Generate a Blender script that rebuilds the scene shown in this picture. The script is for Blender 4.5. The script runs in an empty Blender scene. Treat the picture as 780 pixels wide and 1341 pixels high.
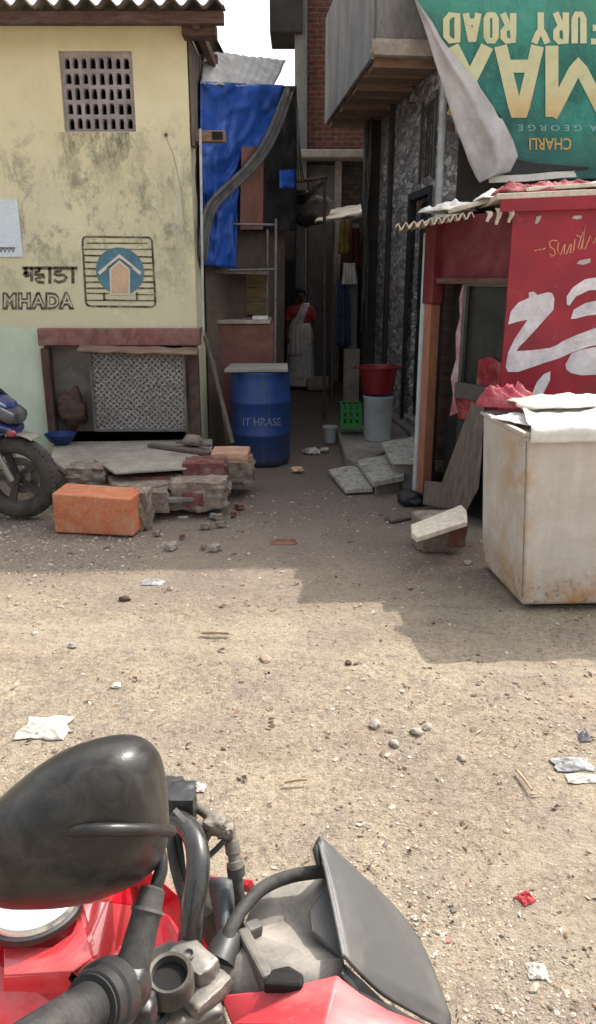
import bpy, bmesh, math, random
from mathutils import Vector, Matrix, noise as mn

S = bpy.context.scene
COL = S.collection
rnd = random.Random(7)

# ------------------------------------------------------------------ camera model
TH = math.radians(17.0)
CT, ST = math.cos(TH), math.sin(TH)
CAMZ = 1.7
F = 1012.0


def ray(px, py):
    u = (px - 390) / F
    v = (670 - py) / F
    return Vector((u, CT + v * ST, -ST + v * CT))


def RT(px, py, t):
    return Vector((0, 0, CAMZ)) + ray(px, py) * t


def PY(px, py, Y):
    r = ray(px, py)
    return RT(px, py, Y / r.y)


def PZ(px, py, Z=0.0):
    r = ray(px, py)
    return RT(px, py, (Z - CAMZ) / r.z)


def PL(px, py, p0, n):
    r = ray(px, py)
    o = Vector((0, 0, CAMZ))
    return o + r * ((Vector(p0) - o).dot(n) / r.dot(n))


def V(*a):
    return Vector(a)


# ------------------------------------------------------------------ object helpers
ORG = {}


def tag(o, label=None, cat=None, group=None, kind=None):
    if label: o['label'] = label
    if cat: o['category'] = cat
    if group: o['group'] = group
    if kind: o['kind'] = kind
    elif cat: o['kind'] = 'thing'
    return o


def thing(name, label, cat, loc, group=None):
    o = bpy.data.objects.new(name, None)
    o.empty_display_size = 0.1
    COL.objects.link(o)
    o.location = loc
    ORG[o.name] = Vector(loc)
    return tag(o, label, cat, group)


class MB:
    def __init__(self):
        self.v = []; self.f = []; self.mi = []; self.m = 0

    def add(self, vs, fs):
        b = len(self.v)
        self.v += [Vector(p) for p in vs]
        for f in fs:
            self.f.append([i + b for i in f]); self.mi.append(self.m)
        return self

    def poly(self, pts):
        return self.add(pts, [list(range(len(pts)))])

    def box(self, c, s, R=None, taper=1.0):
        c = Vector(c); hx, hy, hz = s[0] / 2, s[1] / 2, s[2] / 2
        vs = []
        for z, k in ((-hz, 1.0), (hz, taper)):
            for x, y in ((-hx, -hy), (hx, -hy), (hx, hy), (-hx, hy)):
                p = Vector((x * k, y * k, z))
                if R is not None: p = R @ p
                vs.append(c + p)
        return self.add(vs, [[3, 2, 1, 0], [4, 5, 6, 7], [0, 1, 5, 4], [1, 2, 6, 5], [2, 3, 7, 6], [3, 0, 4, 7]])

    def hexa(self, p):  # 4 bottom + 4 top
        return self.add(p, [[3, 2, 1, 0], [4, 5, 6, 7], [0, 1, 5, 4], [1, 2, 6, 5], [2, 3, 7, 6], [3, 0, 4, 7]])

    def bar(self, a, b, w, h, up=(0, 0, 1)):
        a, b = Vector(a), Vector(b)
        d = (b - a).normalized()
        s = d.cross(Vector(up))
        if s.length < 1e-4: s = d.cross(Vector((0, 1, 0)))
        s.normalize(); u = s.cross(d)
        vs = []
        for p in (a, b):
            for x, y in ((-1, -1), (1, -1), (1, 1), (-1, 1)):
                vs.append(p + s * x * w / 2 + u * y * h / 2)
        return self.hexa(vs)

    def prism(self, pts, vec):
        n = len(pts); vec = Vector(vec)
        vs = [Vector(p) for p in pts] + [Vector(p) + vec for p in pts]
        fs = [list(range(n))[::-1], list(range(n, 2 * n))]
        for i in range(n):
            j = (i + 1) % n
            fs.append([i, j, n + j, n + i])
        return self.add(vs, fs)

    def tube(self, path, r, n=10, cap=True, sq=1.0):
        path = [Vector(p) for p in path]
        rs = r if isinstance(r, (list, tuple)) else [r] * len(path)
        vs = []; fs = []
        pu = None
        for i, p in enumerate(path):
            d = (path[min(i + 1, len(path) - 1)] - path[max(i - 1, 0)])
            if d.length < 1e-9: d = Vector((0, 0, 1))
            d.normalize()
            if pu is None:
                a = Vector((0, 0, 1)) if abs(d.z) < .9 else Vector((1, 0, 0))
                u = (a - d * a.dot(d)).normalized()
            else:
                u = (pu - d * pu.dot(d)).normalized()
            pu = u
            w = d.cross(u)
            for k in range(n):
                t = 2 * math.pi * k / n
                vs.append(p + (u * math.cos(t) + w * math.sin(t) * sq) * rs[i])
        for i in range(len(path) - 1):
            for k in range(n):
                l = (k + 1) % n
                fs.append([i * n + k, i * n + l, (i + 1) * n + l, (i + 1) * n + k])
        if cap:
            fs.append(list(range(n))[::-1])
            fs.append([(len(path) - 1) * n + k for k in range(n)])
        return self.add(vs, fs)

    def lathe(self, c, prof, n=28, R=None, sy=1.0):
        c = Vector(c); vs = []; fs = []
        for r, z in prof:
            for k in range(n):
                t = 2 * math.pi * k / n
                p = Vector((r * math.cos(t), r * math.sin(t) * sy, z))
                if R is not None: p = R @ p
                vs.append(c + p)
        for i in range(len(prof) - 1):
            for k in range(n):
                l = (k + 1) % n
                fs.append([i * n + k, i * n + l, (i + 1) * n + l, (i + 1) * n + k])
        fs.append(list(range(n))[::-1]); fs.append([(len(prof) - 1) * n + k for k in range(n)])
        return self.add(vs, fs)

    def grid(self, fn, nu, nv):
        vs = [fn(i / nu, j / nv) for j in range(nv + 1) for i in range(nu + 1)]
        w = nu + 1
        fs = [[j * w + i, j * w + i + 1, (j + 1) * w + i + 1, (j + 1) * w + i] for j in range(nv) for i in range(nu)]
        return self.add(vs, fs)

    def blob(self, c, s, seed=0, sub=2, amp=.2, freq=1.5, box=0.0, R=None):
        bm = bmesh.new()
        if box:
            bmesh.ops.create_cube(bm, size=2)
            bmesh.ops.subdivide_edges(bm, edges=bm.edges[:], cuts=9, use_grid_fill=True)
        else:
            bmesh.ops.create_icosphere(bm, subdivisions=sub, radius=1)
        off = Vector((seed * 3.7, seed * 1.3, seed * 2.1))
        vs = []
        for v in bm.verts:
            p = v.co.copy()
            if box:
                q = p.copy()
                l = max(q.length, 1e-6)
                p = p.lerp(q / l * 1.25, box)
            k = 1 + amp * mn.noise(p * freq + off) + amp * .5 * mn.noise(p * freq * 3 + off) + (amp * .35 * mn.noise(p * freq * 7 + off) if amp > .07 else 0)
            p = Vector((p.x * k * s[0] / 2, p.y * k * s[1] / 2, p.z * k * s[2] / 2))
            if R is not None: p = R @ p
            vs.append(Vector(c) + p)
        bm.verts.index_update()
        fs = [[v.index for v in f.verts] for f in bm.faces]
        bm.free()
        return self.add(vs, fs)

    def wall(self, p0, d, n, th, s0, s1, z0, z1, holes):
        """upright wall sheet from p0 along d, thickness th along n, with rectangular holes (s0,s1,z0,z1)"""
        ss = sorted({s0, s1, *[h[0] for h in holes], *[h[1] for h in holes]})
        zs = sorted({z0, z1, *[h[2] for h in holes], *[h[3] for h in holes]})
        ss = [x for x in ss if s0 <= x <= s1]; zs = [x for x in zs if z0 <= x <= z1]
        p0, d, n = Vector(p0), Vector(d), Vector(n)
        P = lambda i, j, k: p0 + d * ss[i] + Vector((0, 0, zs[j])) + n * (th if k else 0)
        ns, nz = len(ss) - 1, len(zs) - 1
        solid = {}
        for i in range(ns):
            for j in range(nz):
                cs = (ss[i] + ss[i + 1]) / 2; cz = (zs[j] + zs[j + 1]) / 2
                solid[i, j] = not any(h[0] < cs < h[1] and h[2] < cz < h[3] for h in holes)
        for (i, j), ok in solid.items():
            if not ok: continue
            self.poly([P(i, j, 0), P(i + 1, j, 0), P(i + 1, j + 1, 0), P(i, j + 1, 0)])
            self.poly([P(i, j, 1), P(i, j + 1, 1), P(i + 1, j + 1, 1), P(i + 1, j, 1)])
            for (di, dj, a, b) in ((-1, 0, (i, j), (i, j + 1)), (1, 0, (i + 1, j), (i + 1, j + 1)),
                                   (0, -1, (i, j), (i + 1, j)), (0, 1, (i, j + 1), (i + 1, j + 1))):
                if not solid.get((i + di, j + dj), False):
                    self.poly([P(*a, 0), P(*b, 0), P(*b, 1), P(*a, 1)])
        return self

    def build(self, name, mats, parent=None, origin=None, smooth=None, bevel=0, segs=2, solid=0, subsurf=0, sub_simple=False):
        me = bpy.data.meshes.new(name)
        if parent is not None: org = ORG[parent.name]
        elif origin is not None: org = Vector(origin)
        else: org = Vector((0, 0, 0))
        me.from_pydata([tuple(p - org) for p in self.v], [], self.f)
        bm = bmesh.new(); bm.from_mesh(me)
        for i, f in enumerate(bm.faces): f.material_index = self.mi[i]
        bmesh.ops.remove_doubles(bm, verts=bm.verts[:], dist=1e-5)
        bmesh.ops.recalc_face_normals(bm, faces=bm.faces[:])
        bm.to_mesh(me); bm.free()
        if not isinstance(mats, (list, tuple)): mats = [mats]
        for m in mats: me.materials.append(m)
        if smooth is not None:
            for p in me.polygons: p.use_smooth = True
            if smooth < 180: me.set_sharp_from_angle(angle=math.radians(smooth))
        o = bpy.data.objects.new(name, me)
        COL.objects.link(o)
        if parent is not None: o.parent = parent
        else: o.location = org
        ORG[o.name] = org
        if solid:
            m = o.modifiers.new('solid', 'SOLIDIFY'); m.thickness = solid; m.offset = 0
        if subsurf:
            m = o.modifiers.new('sub', 'SUBSURF'); m.levels = subsurf; m.render_levels = subsurf
        if bevel:
            m = o.modifiers.new('bev', 'BEVEL'); m.width = bevel; m.segments = segs; m.limit_method = 'ANGLE'
            m.angle_limit = math.radians(40); m.harden_normals = False
        return o


def text_mb(body, to, x0, x1, y0, y1, flip=False, bold=0.0, spacing=1.0, thick=0.0):
    """builtin-font text fitted into a rectangle; 'to(x,y)' maps to 3-D"""
    cu = bpy.data.curves.new('lettering', 'FONT')
    cu.body = body; cu.resolution_u = 3; cu.offset = bold; cu.space_character = spacing
    o = bpy.data.objects.new('lettering', cu)
    COL.objects.link(o)
    dg = bpy.context.evaluated_depsgraph_get()
    me = bpy.data.meshes.new_from_object(o.evaluated_get(dg))
    bpy.data.objects.remove(o)
    xs = [v.co.x for v in me.vertices]; ys = [v.co.y for v in me.vertices]
    ax, bx, ay, by = min(xs), max(xs), min(ys), max(ys)
    m = MB(); vs = []
    for v in me.vertices:
        s = (v.co.x - ax) / (bx - ax); t = (v.co.y - ay) / (by - ay)
        if flip: s, t = 1 - s, 1 - t
        vs.append(to(x0 + (x1 - x0) * s, y1 + (y0 - y1) * t))
    m.add(vs, [list(p.vertices) for p in me.polygons])
    bpy.data.meshes.remove(me); bpy.data.curves.remove(cu)
    return m


def stroke(m, pts, w, to):
    """flat ribbon along a 2-D polyline (pixel-like units) mapped by to()"""
    pts = [Vector((p[0], p[1])) for p in pts]
    L = []; Rr = []
    for i, p in enumerate(pts):
        d = pts[min(i + 1, len(pts) - 1)] - pts[max(i - 1, 0)]
        d.normalize(); n = Vector((-d.y, d.x)) * w / 2
        e = Vector((0, 0))
        if i == 0: e = -d * w * .3
        if i == len(pts) - 1: e = d * w * .3
        L.append(p + n + e); Rr.append(p - n + e)
    for i in range(len(pts) - 1):
        m.poly([to(*L[i]), to(*L[i + 1]), to(*Rr[i + 1]), to(*Rr[i])])


def smooth_path(pts, n=8, loop=False):
    P = [Vector(p) for p in pts]; out = []
    m_ = len(P)
    rng = m_ if loop else m_ - 1
    for i in range(rng):
        g = lambda k: P[k % m_] if loop else P[max(0, min(m_ - 1, k))]
        a, b, c, d = g(i - 1), g(i), g(i + 1), g(i + 2)
        for k in range(n):
            t = k / n
            out.append(.5 * ((2 * b) + (c - a) * t + (2 * a - 5 * b + 4 * c - d) * t * t + (3 * b - a - 3 * c + d) * t ** 3))
    if not loop: out.append(P[-1])
    return out


# ------------------------------------------------------------------ materials
def nodes_of(name):
    m = bpy.data.materials.new(name); m.use_nodes = True
    nt = m.node_tree
    b = nt.nodes['Principled BSDF']
    return m, nt, b


def N(nt, typ, **kw):
    n = nt.nodes.new(typ)
    for k, v in kw.items():
        if k.startswith('i_'): n.inputs[k[2:].replace('_', ' ')].default_value = v
        else: setattr(n, k, v)
    return n


def ramp(nt, src, stops):
    r = nt.nodes.new('ShaderNodeValToRGB')
    el = r.color_ramp.elements
    while len(el) < len(stops): el.new(.5)
    for e, (p, c) in zip(el, stops):
        e.position = p
        e.color = (*c, 1) if not isinstance(c, (int, float)) else (c, c, c, 1)
    nt.links.new(src, r.inputs[0])
    return r.outputs[0]


def mixc(nt, fac, a, b, mode='MIX'):
    n = nt.nodes.new('ShaderNodeMix'); n.data_type = 'RGBA'; n.blend_type = mode
    for s, x in ((n.inputs[0], fac), (n.inputs[6], a), (n.inputs[7], b)):
        if isinstance(x, (int, float)): s.default_value = x
        elif isinstance(x, tuple): s.default_value = (*x, 1)
        else: nt.links.new(x, s)
    return n.outputs[2]


def math_(nt, op, a, b=None, clamp=False):
    n = nt.nodes.new('ShaderNodeMath'); n.operation = op; n.use_clamp = clamp
    for s, x in ((n.inputs[0], a), (n.inputs[1], b)):
        if x is None: continue
        if isinstance(x, (int, float)): s.default_value = x
        else: nt.links.new(x, s)
    return n.outputs[0]


def coord(nt, scale=(1, 1, 1), world=False, rot=(0, 0, 0)):
    if world:
        c = nt.nodes.new('ShaderNodeNewGeometry').outputs['Position']
    else:
        c = nt.nodes.new('ShaderNodeTexCoord').outputs['Object']
    mp = nt.nodes.new('ShaderNodeMapping'); mp.inputs['Scale'].default_value = scale
    mp.inputs['Rotation'].default_value = rot
    nt.links.new(c, mp.inputs[0])
    return mp.outputs[0]


def noise_(nt, vec, scale, detail=5, rough=.6, dist=0.0):
    n = nt.nodes.new('ShaderNodeTexNoise')
    n.inputs['Scale'].default_value = scale; n.inputs['Detail'].default_value = detail
    n.inputs['Roughness'].default_value = rough; n.inputs['Distortion'].default_value = dist
    nt.links.new(vec, n.inputs['Vector'])
    return n.outputs['Fac']


def bump_(nt, b, h, strength, dist=.01):
    n = nt.nodes.new('ShaderNodeBump')
    n.inputs['Strength'].default_value = strength; n.inputs['Distance'].default_value = dist
    nt.links.new(h, n.inputs['Height']); nt.links.new(n.outputs[0], b.inputs['Normal'])


MATS = {}


def mat(name, c1, c2=None, scale=6, rough=.75, metal=0, bump=.25, bscale=60, dirt=None, dscale=3, damt=.6,
        sc=(1, 1, 1), spec=.4, coat=0, rvar=.15, dist=0.004, fine=.5):
    if name in MATS: return MATS[name]
    m, nt, b = nodes_of(name)
    c2 = c2 or tuple(x * .72 for x in c1)
    v = coord(nt, sc)
    n1 = noise_(nt, v, scale, 8, .65)
    col = ramp(nt, n1, [(.32, c2), (.66, c1)])
    nf = noise_(nt, v, bscale * 1.7, 3, .7)
    col = mixc(nt, fine, col, ramp(nt, nf, [(.3, .62), (.7, 1.25)]), 'MULTIPLY')
    if dirt:
        nd = noise_(nt, v, dscale, 9, .72, .6)
        f = ramp(nt, nd, [(.44, 0.0), (.72, damt)])
        col = mixc(nt, f, col, dirt)
    nt.links.new(col, b.inputs['Base Color'])
    b.inputs['Metallic'].default_value = metal
    b.inputs['Specular IOR Level'].default_value = spec
    b.inputs['Coat Weight'].default_value = coat
    b.inputs['Coat Roughness'].default_value = .08
    rr = ramp(nt, n1, [(.3, min(1, rough + rvar)), (.7, max(.05, rough - rvar))])
    nt.links.new(rr, b.inputs['Roughness'])
    if bump:
        bump_(nt, b, noise_(nt, v, bscale, 5, .6), bump, dist)
    MATS[name] = m
    return m


def mat_ground():
    m, nt, b = nodes_of('dirt_ground')
    v = coord(nt, world=True)
    a = noise_(nt, v, .9, 8, .65, .4)
    c = ramp(nt, a, [(.34, (.325, .26, .20)), (.5, (.43, .352, .262)), (.64, (.525, .44, .315))])
    g = noise_(nt, v, 2.3, 7, .7, .5)
    c = mixc(nt, ramp(nt, g, [(.46, 0.0), (.60, .8)]), c, (.35, .285, .235))
    o = noise_(nt, v, 1.1, 4, .6)
    c = mixc(nt, ramp(nt, o, [(.58, 0.0), (.72, .45)]), c, (.50, .34, .22))
    f = noise_(nt, v, 42, 6, .75)
    c = mixc(nt, .95, c, ramp(nt, f, [(.30, .45), (.5, 1.0), (.70, 1.30)]), 'MULTIPLY')
    f2 = noise_(nt, v, 170, 4, .8)
    c = mixc(nt, .85, c, ramp(nt, f2, [(.32, .42), (.50, 1.0), (.70, 1.38)]), 'MULTIPLY')
    tr = noise_(nt, coord(nt, (.35, 1.5, 1), world=True, rot=(0, 0, .35)), 1.3, 6, .6, .8)
    c = mixc(nt, ramp(nt, tr, [(.50, 0.0), (.66, .55)]), c, (.51, .44, .33))
    tr2 = noise_(nt, coord(nt, (.5, 1.7, 1), world=True, rot=(0, 0, -.2)), 2.1, 7, .7, .6)
    c = mixc(nt, ramp(nt, tr2, [(.56, 0.0), (.70, .5)]), c, (.27, .22, .17))
    sp = noise_(nt, v, 30, 5, .85, .3)
    c = mixc(nt, ramp(nt, sp, [(.57, 0.0), (.64, .75)]), c, (.19, .15, .12))
    sp2 = noise_(nt, v, 55, 4, .8, .2)
    c = mixc(nt, ramp(nt, sp2, [(.62, 0.0), (.68, .7)]), c, (.60, .55, .46))
    # damp, darker soil inside the lane, with shade painted in as well
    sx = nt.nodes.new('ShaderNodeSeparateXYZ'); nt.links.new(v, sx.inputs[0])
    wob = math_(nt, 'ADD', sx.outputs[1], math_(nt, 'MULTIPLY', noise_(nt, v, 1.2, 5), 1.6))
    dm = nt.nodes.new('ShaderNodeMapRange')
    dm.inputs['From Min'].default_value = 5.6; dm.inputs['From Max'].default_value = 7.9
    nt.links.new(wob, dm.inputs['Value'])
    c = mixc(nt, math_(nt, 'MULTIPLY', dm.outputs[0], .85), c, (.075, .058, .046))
    lane_shade = nt.nodes.new('ShaderNodeMapRange'); lane_shade.inputs['From Min'].default_value = 8.6; lane_shade.inputs['From Max'].default_value = 10.5
    nt.links.new(wob, lane_shade.inputs['Value'])
    c = mixc(nt, math_(nt, 'MULTIPLY', lane_shade.outputs[0], .7), c, (.05, .042, .035))  # second step paints the deep shade of the lane into the soil
    edge_shade = nt.nodes.new('ShaderNodeMapRange')
    edge_shade.inputs['From Min'].default_value = 4.4; edge_shade.inputs['From Max'].default_value = 5.4
    nt.links.new(wob, edge_shade.inputs['Value'])
    c = mixc(nt, math_(nt, 'MULTIPLY', edge_shade.outputs[0], .65), c, (.235, .19, .165))  # shade put into the soil colour from about the shadow edge onward
    nt.links.new(c, b.inputs['Base Color'])
    b.inputs['Roughness'].default_value = .95; b.inputs['Specular IOR Level'].default_value = .15
    h = math_(nt, 'ADD', math_(nt, 'MULTIPLY', noise_(nt, v, 14, 8, .75), 1.0), math_(nt, 'MULTIPLY', noise_(nt, v, 90, 5, .7), .35))
    bump_(nt, b, h, 1.0, .035)
    return m


def mat_islands(name, stops, rough=.9):
    m, nt, b = nodes_of(name)
    g = nt.nodes.new('ShaderNodeNewGeometry')
    c = ramp(nt, g.outputs['Random Per Island'], stops)
    v = coord(nt, world=True)
    c = mixc(nt, .6, c, ramp(nt, noise_(nt, v, 120, 3, .7), [(.3, .65), (.7, 1.25)]), 'MULTIPLY')
    nt.links.new(c, b.inputs['Base Color'])
    b.inputs['Roughness'].default_value = rough; b.inputs['Specular IOR Level'].default_value = .2
    return m


def mat_housewall():
    m, nt, b = nodes_of('cream_lime_wash')
    v = coord(nt, world=True)
    base = ramp(nt, noise_(nt, v, 1.6, 7, .65), [(.3, (.70, .64, .41)), (.7, (.82, .765, .53))])
    sx = nt.nodes.new('ShaderNodeSeparateXYZ'); nt.links.new(v, sx.inputs[0])
    X, Z = sx.outputs[0], sx.outputs[2]
    # upper band is warmer, lower is greener and greyer
    mr = nt.nodes.new('ShaderNodeMapRange'); mr.inputs['From Min'].default_value = 2.7; mr.inputs['From Max'].default_value = 1.3
    nt.links.new(Z, mr.inputs['Value'])
    base = mixc(nt, math_(nt, 'MULTIPLY', mr.outputs[0], .75), base, (.63, .605, .43))
    # grey mould: strongest in the band below the vent
    vs = coord(nt, (1, 1, .45), world=True)
    mould = noise_(nt, coord(nt, (1, 1, .7), world=True), 4.2, 12, .80, .25)
    band = nt.nodes.new('ShaderNodeMapRange'); band.inputs['From Min'].default_value = 3.0; band.inputs['From Max'].default_value = 2.45
    nt.links.new(Z, band.inputs['Value'])
    band2 = nt.nodes.new('ShaderNodeMapRange'); band2.inputs['From Min'].default_value = 1.35; band2.inputs['From Max'].default_value = 2.0
    nt.links.new(Z, band2.inputs['Value'])
    msk = math_(nt, 'MULTIPLY', band.outputs[0], band2.outputs[0])
    fm = math_(nt, 'MULTIPLY', ramp(nt, mould, [(.50, 0.0), (.60, 1.0)]), math_(nt, 'ADD', math_(nt, 'MULTIPLY', msk, .70), .05))
    base = mixc(nt, math_(nt, 'MULTIPLY', msk, ramp(nt, noise_(nt, v, 1.3, 6, .7), [(.42, 0.0), (.62, .55)])), base, (.56, .54, .43))
    base = mixc(nt, fm, base, (.235, .23, .175))
    # soot directly beneath the vent
    dx = math_(nt, 'ABSOLUTE', math_(nt, 'SUBTRACT', X, -1.615))
    sx1 = nt.nodes.new('ShaderNodeMapRange'); sx1.inputs['From Min'].default_value = .37; sx1.inputs['From Max'].default_value = .27
    nt.links.new(dx, sx1.inputs['Value'])
    sz1 = nt.nodes.new('ShaderNodeMapRange'); sz1.inputs['From Min'].default_value = 2.28; sz1.inputs['From Max'].default_value = 2.74
    nt.links.new(Z, sz1.inputs['Value'])
    lo = nt.nodes.new('ShaderNodeMath'); lo.operation = 'LESS_THAN'; nt.links.new(Z, lo.inputs[0]); lo.inputs[1].default_value = 2.815
    s = math_(nt, 'MULTIPLY', math_(nt, 'MULTIPLY', sx1.outputs[0], sz1.outputs[0]), lo.outputs[0])
    s = math_(nt, 'MULTIPLY', s, ramp(nt, noise_(nt, vs, 5, 12, .82, .15), [(.42, 0.0), (.56, .92)]))
    base = mixc(nt, s, base, (.15, .145, .115))
    # corner grime
    cx = nt.nodes.new('ShaderNodeMapRange'); cx.inputs['From Min'].default_value = -1.35; cx.inputs['From Max'].default_value = -.9
    nt.links.new(X, cx.inputs['Value'])
    s2 = math_(nt, 'MULTIPLY', math_(nt, 'MULTIPLY', cx.outputs[0], msk), ramp(nt, noise_(nt, vs, 5, 8, .75, .5), [(.38, 0.0), (.62, .75)]))
    base = mixc(nt, s2, base, (.20, .215, .165))
    # lime streaks
    st = noise_(nt, coord(nt, (6, 6, .5), world=True), 1.6, 5, .6)
    base = mixc(nt, math_(nt, 'MULTIPLY', ramp(nt, st, [(.56, 0.0), (.70, .5)]), msk), base, (.74, .71, .58))
    # peeled pale flakes
    fl = noise_(nt, v, 9, 6, .65)
    base = mixc(nt, ramp(nt, fl, [(.60, 0.0), (.66, .5)]), base, (.76, .73, .62))
    # mint green dado
    lx = nt.nodes.new('ShaderNodeMath'); lx.operation = 'LESS_THAN'; lx.inputs[1].default_value = -2.26
    nt.links.new(math_(nt, 'ADD', X, math_(nt, 'MULTIPLY', noise_(nt, v, 9, 4), .03)), lx.inputs[0])
    lz = nt.nodes.new('ShaderNodeMath'); lz.operation = 'LESS_THAN'; lz.inputs[1].default_value = 1.285
    nt.links.new(math_(nt, 'ADD', Z, math_(nt, 'MULTIPLY', noise_(nt, v, 7, 4), .03)), lz.inputs[0])
    mint = ramp(nt, noise_(nt, v, 3, 7, .65), [(.35, (.56, .66, .51)), (.65, (.68, .77, .62))])
    base = mixc(nt, math_(nt, 'MULTIPLY', lx.outputs[0], lz.outputs[0]), base, mint)
    base = mixc(nt, .35, base, ramp(nt, noise_(nt, v, 90, 4, .7), [(.3, .72), (.7, 1.15)]), 'MULTIPLY')
    nt.links.new(base, b.inputs['Base Color'])
    b.inputs['Roughness'].default_value = .9; b.inputs['Specular IOR Level'].default_value = .2
    bump_(nt, b, noise_(nt, v, 26, 7, .7), .35, .012)
    return m


def mat_brick(name, c1, c2, mortar, sc=1.0, rotz=0.0, worlduv='XZ', bw=.2, rh=.07):
    m, nt, b = nodes_of(name)
    v = coord(nt, world=True)
    sx = nt.nodes.new('ShaderNodeSeparateXYZ'); nt.links.new(v, sx.inputs[0])
    cb = nt.nodes.new('ShaderNodeCombineXYZ')
    nt.links.new(sx.outputs[0 if worlduv[0] == 'X' else 1], cb.inputs[0]); nt.links.new(sx.outputs[2], cb.inputs[1])
    wob = nt.nodes.new('ShaderNodeVectorMath'); wob.operation = 'ADD'
    nz = nt.nodes.new('ShaderNodeTexNoise'); nz.inputs['Scale'].default_value = 9; nt.links.new(v, nz.inputs['Vector'])
    ms = nt.nodes.new('ShaderNodeVectorMath'); ms.operation = 'SCALE'; ms.inputs[3].default_value = .02
    nt.links.new(nz.outputs['Color'], ms.inputs[0])
    nt.links.new(cb.outputs[0], wob.inputs[0]); nt.links.new(ms.outputs[0], wob.inputs[1])
    br = nt.nodes.new('ShaderNodeTexBrick'); nt.links.new(wob.outputs[0], br.inputs['Vector'])
    br.inputs['Scale'].default_value = sc
    br.inputs['Brick Width'].default_value = bw; br.inputs['Row Height'].default_value = rh
    br.inputs['Mortar Size'].default_value = .008
    br.inputs['Color1'].default_value = (*c1, 1); br.inputs['Color2'].default_value = (*c2, 1); br.inputs['Mortar'].default_value = (*mortar, 1)
    c = mixc(nt, .8, br.outputs['Color'], ramp(nt, noise_(nt, v, 14, 7, .7), [(.3, .45), (.7, 1.3)]), 'MULTIPLY')
    nt.links.new(c, b.inputs['Base Color']); b.inputs['Roughness'].default_value = .92
    b.inputs['Specular IOR Level'].default_value = .15
    h = math_(nt, 'ADD', math_(nt, 'SUBTRACT', 1.0, br.outputs['Fac']), math_(nt, 'MULTIPLY', noise_(nt, v, 50, 5), .4))
    bump_(nt, b, h, .6, .015)
    return m


def mat_cobble(name):
    m, nt, b = nodes_of(name)
    v = coord(nt, (1, .42, 1), world=True)
    nz = nt.nodes.new('ShaderNodeTexNoise'); nz.inputs['Scale'].default_value = 7; nz.inputs['Detail'].default_value = 4
    nt.links.new(v, nz.inputs['Vector'])
    mm = nt.nodes.new('ShaderNodeMix'); mm.data_type = 'VECTOR'; mm.inputs[0].default_value = .10
    nt.links.new(v, mm.inputs[4]); nt.links.new(nz.outputs['Color'], mm.inputs[5])
    vo = nt.nodes.new('ShaderNodeTexVoronoi'); vo.inputs['Scale'].default_value = 19
    nt.links.new(mm.outputs[1], vo.inputs['Vector'])
    ed = nt.nodes.new('ShaderNodeTexVoronoi'); ed.feature = 'DISTANCE_TO_EDGE'; ed.inputs['Scale'].default_value = 19
    nt.links.new(mm.outputs[1], ed.inputs['Vector'])
    bw = nt.nodes.new('ShaderNodeRGBToBW'); nt.links.new(vo.outputs['Color'], bw.inputs[0])
    c = ramp(nt, bw.outputs[0], [(.2, (.17, .165, .165)), (.5, (.34, .33, .325)), (.8, (.58, .56, .55))])
    c = mixc(nt, ramp(nt, ed.outputs['Distance'], [(.02, .75), (.14, 0.0)]), c, (.25, .24, .235))
    c = mixc(nt, .8, c, ramp(nt, noise_(nt, v, 40, 6, .75), [(.3, .6), (.7, 1.25)]), 'MULTIPLY')
    nt.links.new(c, b.inputs['Base Color']); b.inputs['Roughness'].default_value = .8
    b.inputs['Specular IOR Level'].default_value = .2
    bump_(nt, b, ramp(nt, ed.outputs['Distance'], [(.0, 0.0), (.15, 1.0)]), .7, .02)
    return m


def mat_lattice():
    m, nt, b = nodes_of('patterned_sheet')
    v = coord(nt, world=True)
    nzz = nt.nodes.new('ShaderNodeTexNoise'); nzz.inputs['Scale'].default_value = 14; nt.links.new(v, nzz.inputs['Vector'])
    mxx = nt.nodes.new('ShaderNodeMix'); mxx.data_type = 'VECTOR'; mxx.inputs[0].default_value = .035
    nt.links.new(v, mxx.inputs[4]); nt.links.new(nzz.outputs['Color'], mxx.inputs[5]); v = mxx.outputs[1]
    w = []
    for r in (math.radians(45), math.radians(-45)):
        mp = nt.nodes.new('ShaderNodeMapping'); mp.inputs['Rotation'].default_value = (0, r, 0)
        nt.links.new(v, mp.inputs[0])
        for s in (9.0, 30.0):
            t = nt.nodes.new('ShaderNodeTexWave'); t.wave_type = 'BANDS'; t.bands_direction = 'X'
            t.inputs['Scale'].default_value = s; t.inputs['Distortion'].default_value = 2.2; t.inputs['Detail'].default_value = 2
            nt.links.new(mp.outputs[0], t.inputs['Vector']); w.append(t.outputs['Fac'])
    a = math_(nt, 'MAXIMUM', w[0], w[2]); c2 = math_(nt, 'MULTIPLY', w[1], w[3])
    s = math_(nt, 'ADD', math_(nt, 'MULTIPLY', a, .55), math_(nt, 'MULTIPLY', c2, .55))
    s = math_(nt, 'ADD', s, math_(nt, 'MULTIPLY', math_(nt, 'SUBTRACT', noise_(nt, v, 60, 5, .85), .5), 2.2))
    c = ramp(nt, s, [(.34, (.035, .032, .032)), (.55, (.16, .15, .145)), (.8, (.50, .48, .46))])
    c = mixc(nt, ramp(nt, noise_(nt, v, 2.4, 6, .7), [(.4, 0.0), (.7, .55)]), c, (.12, .105, .095))
    nt.links.new(c, b.inputs['Base Color']); b.inputs['Roughness'].default_value = .65
    return m


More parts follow.
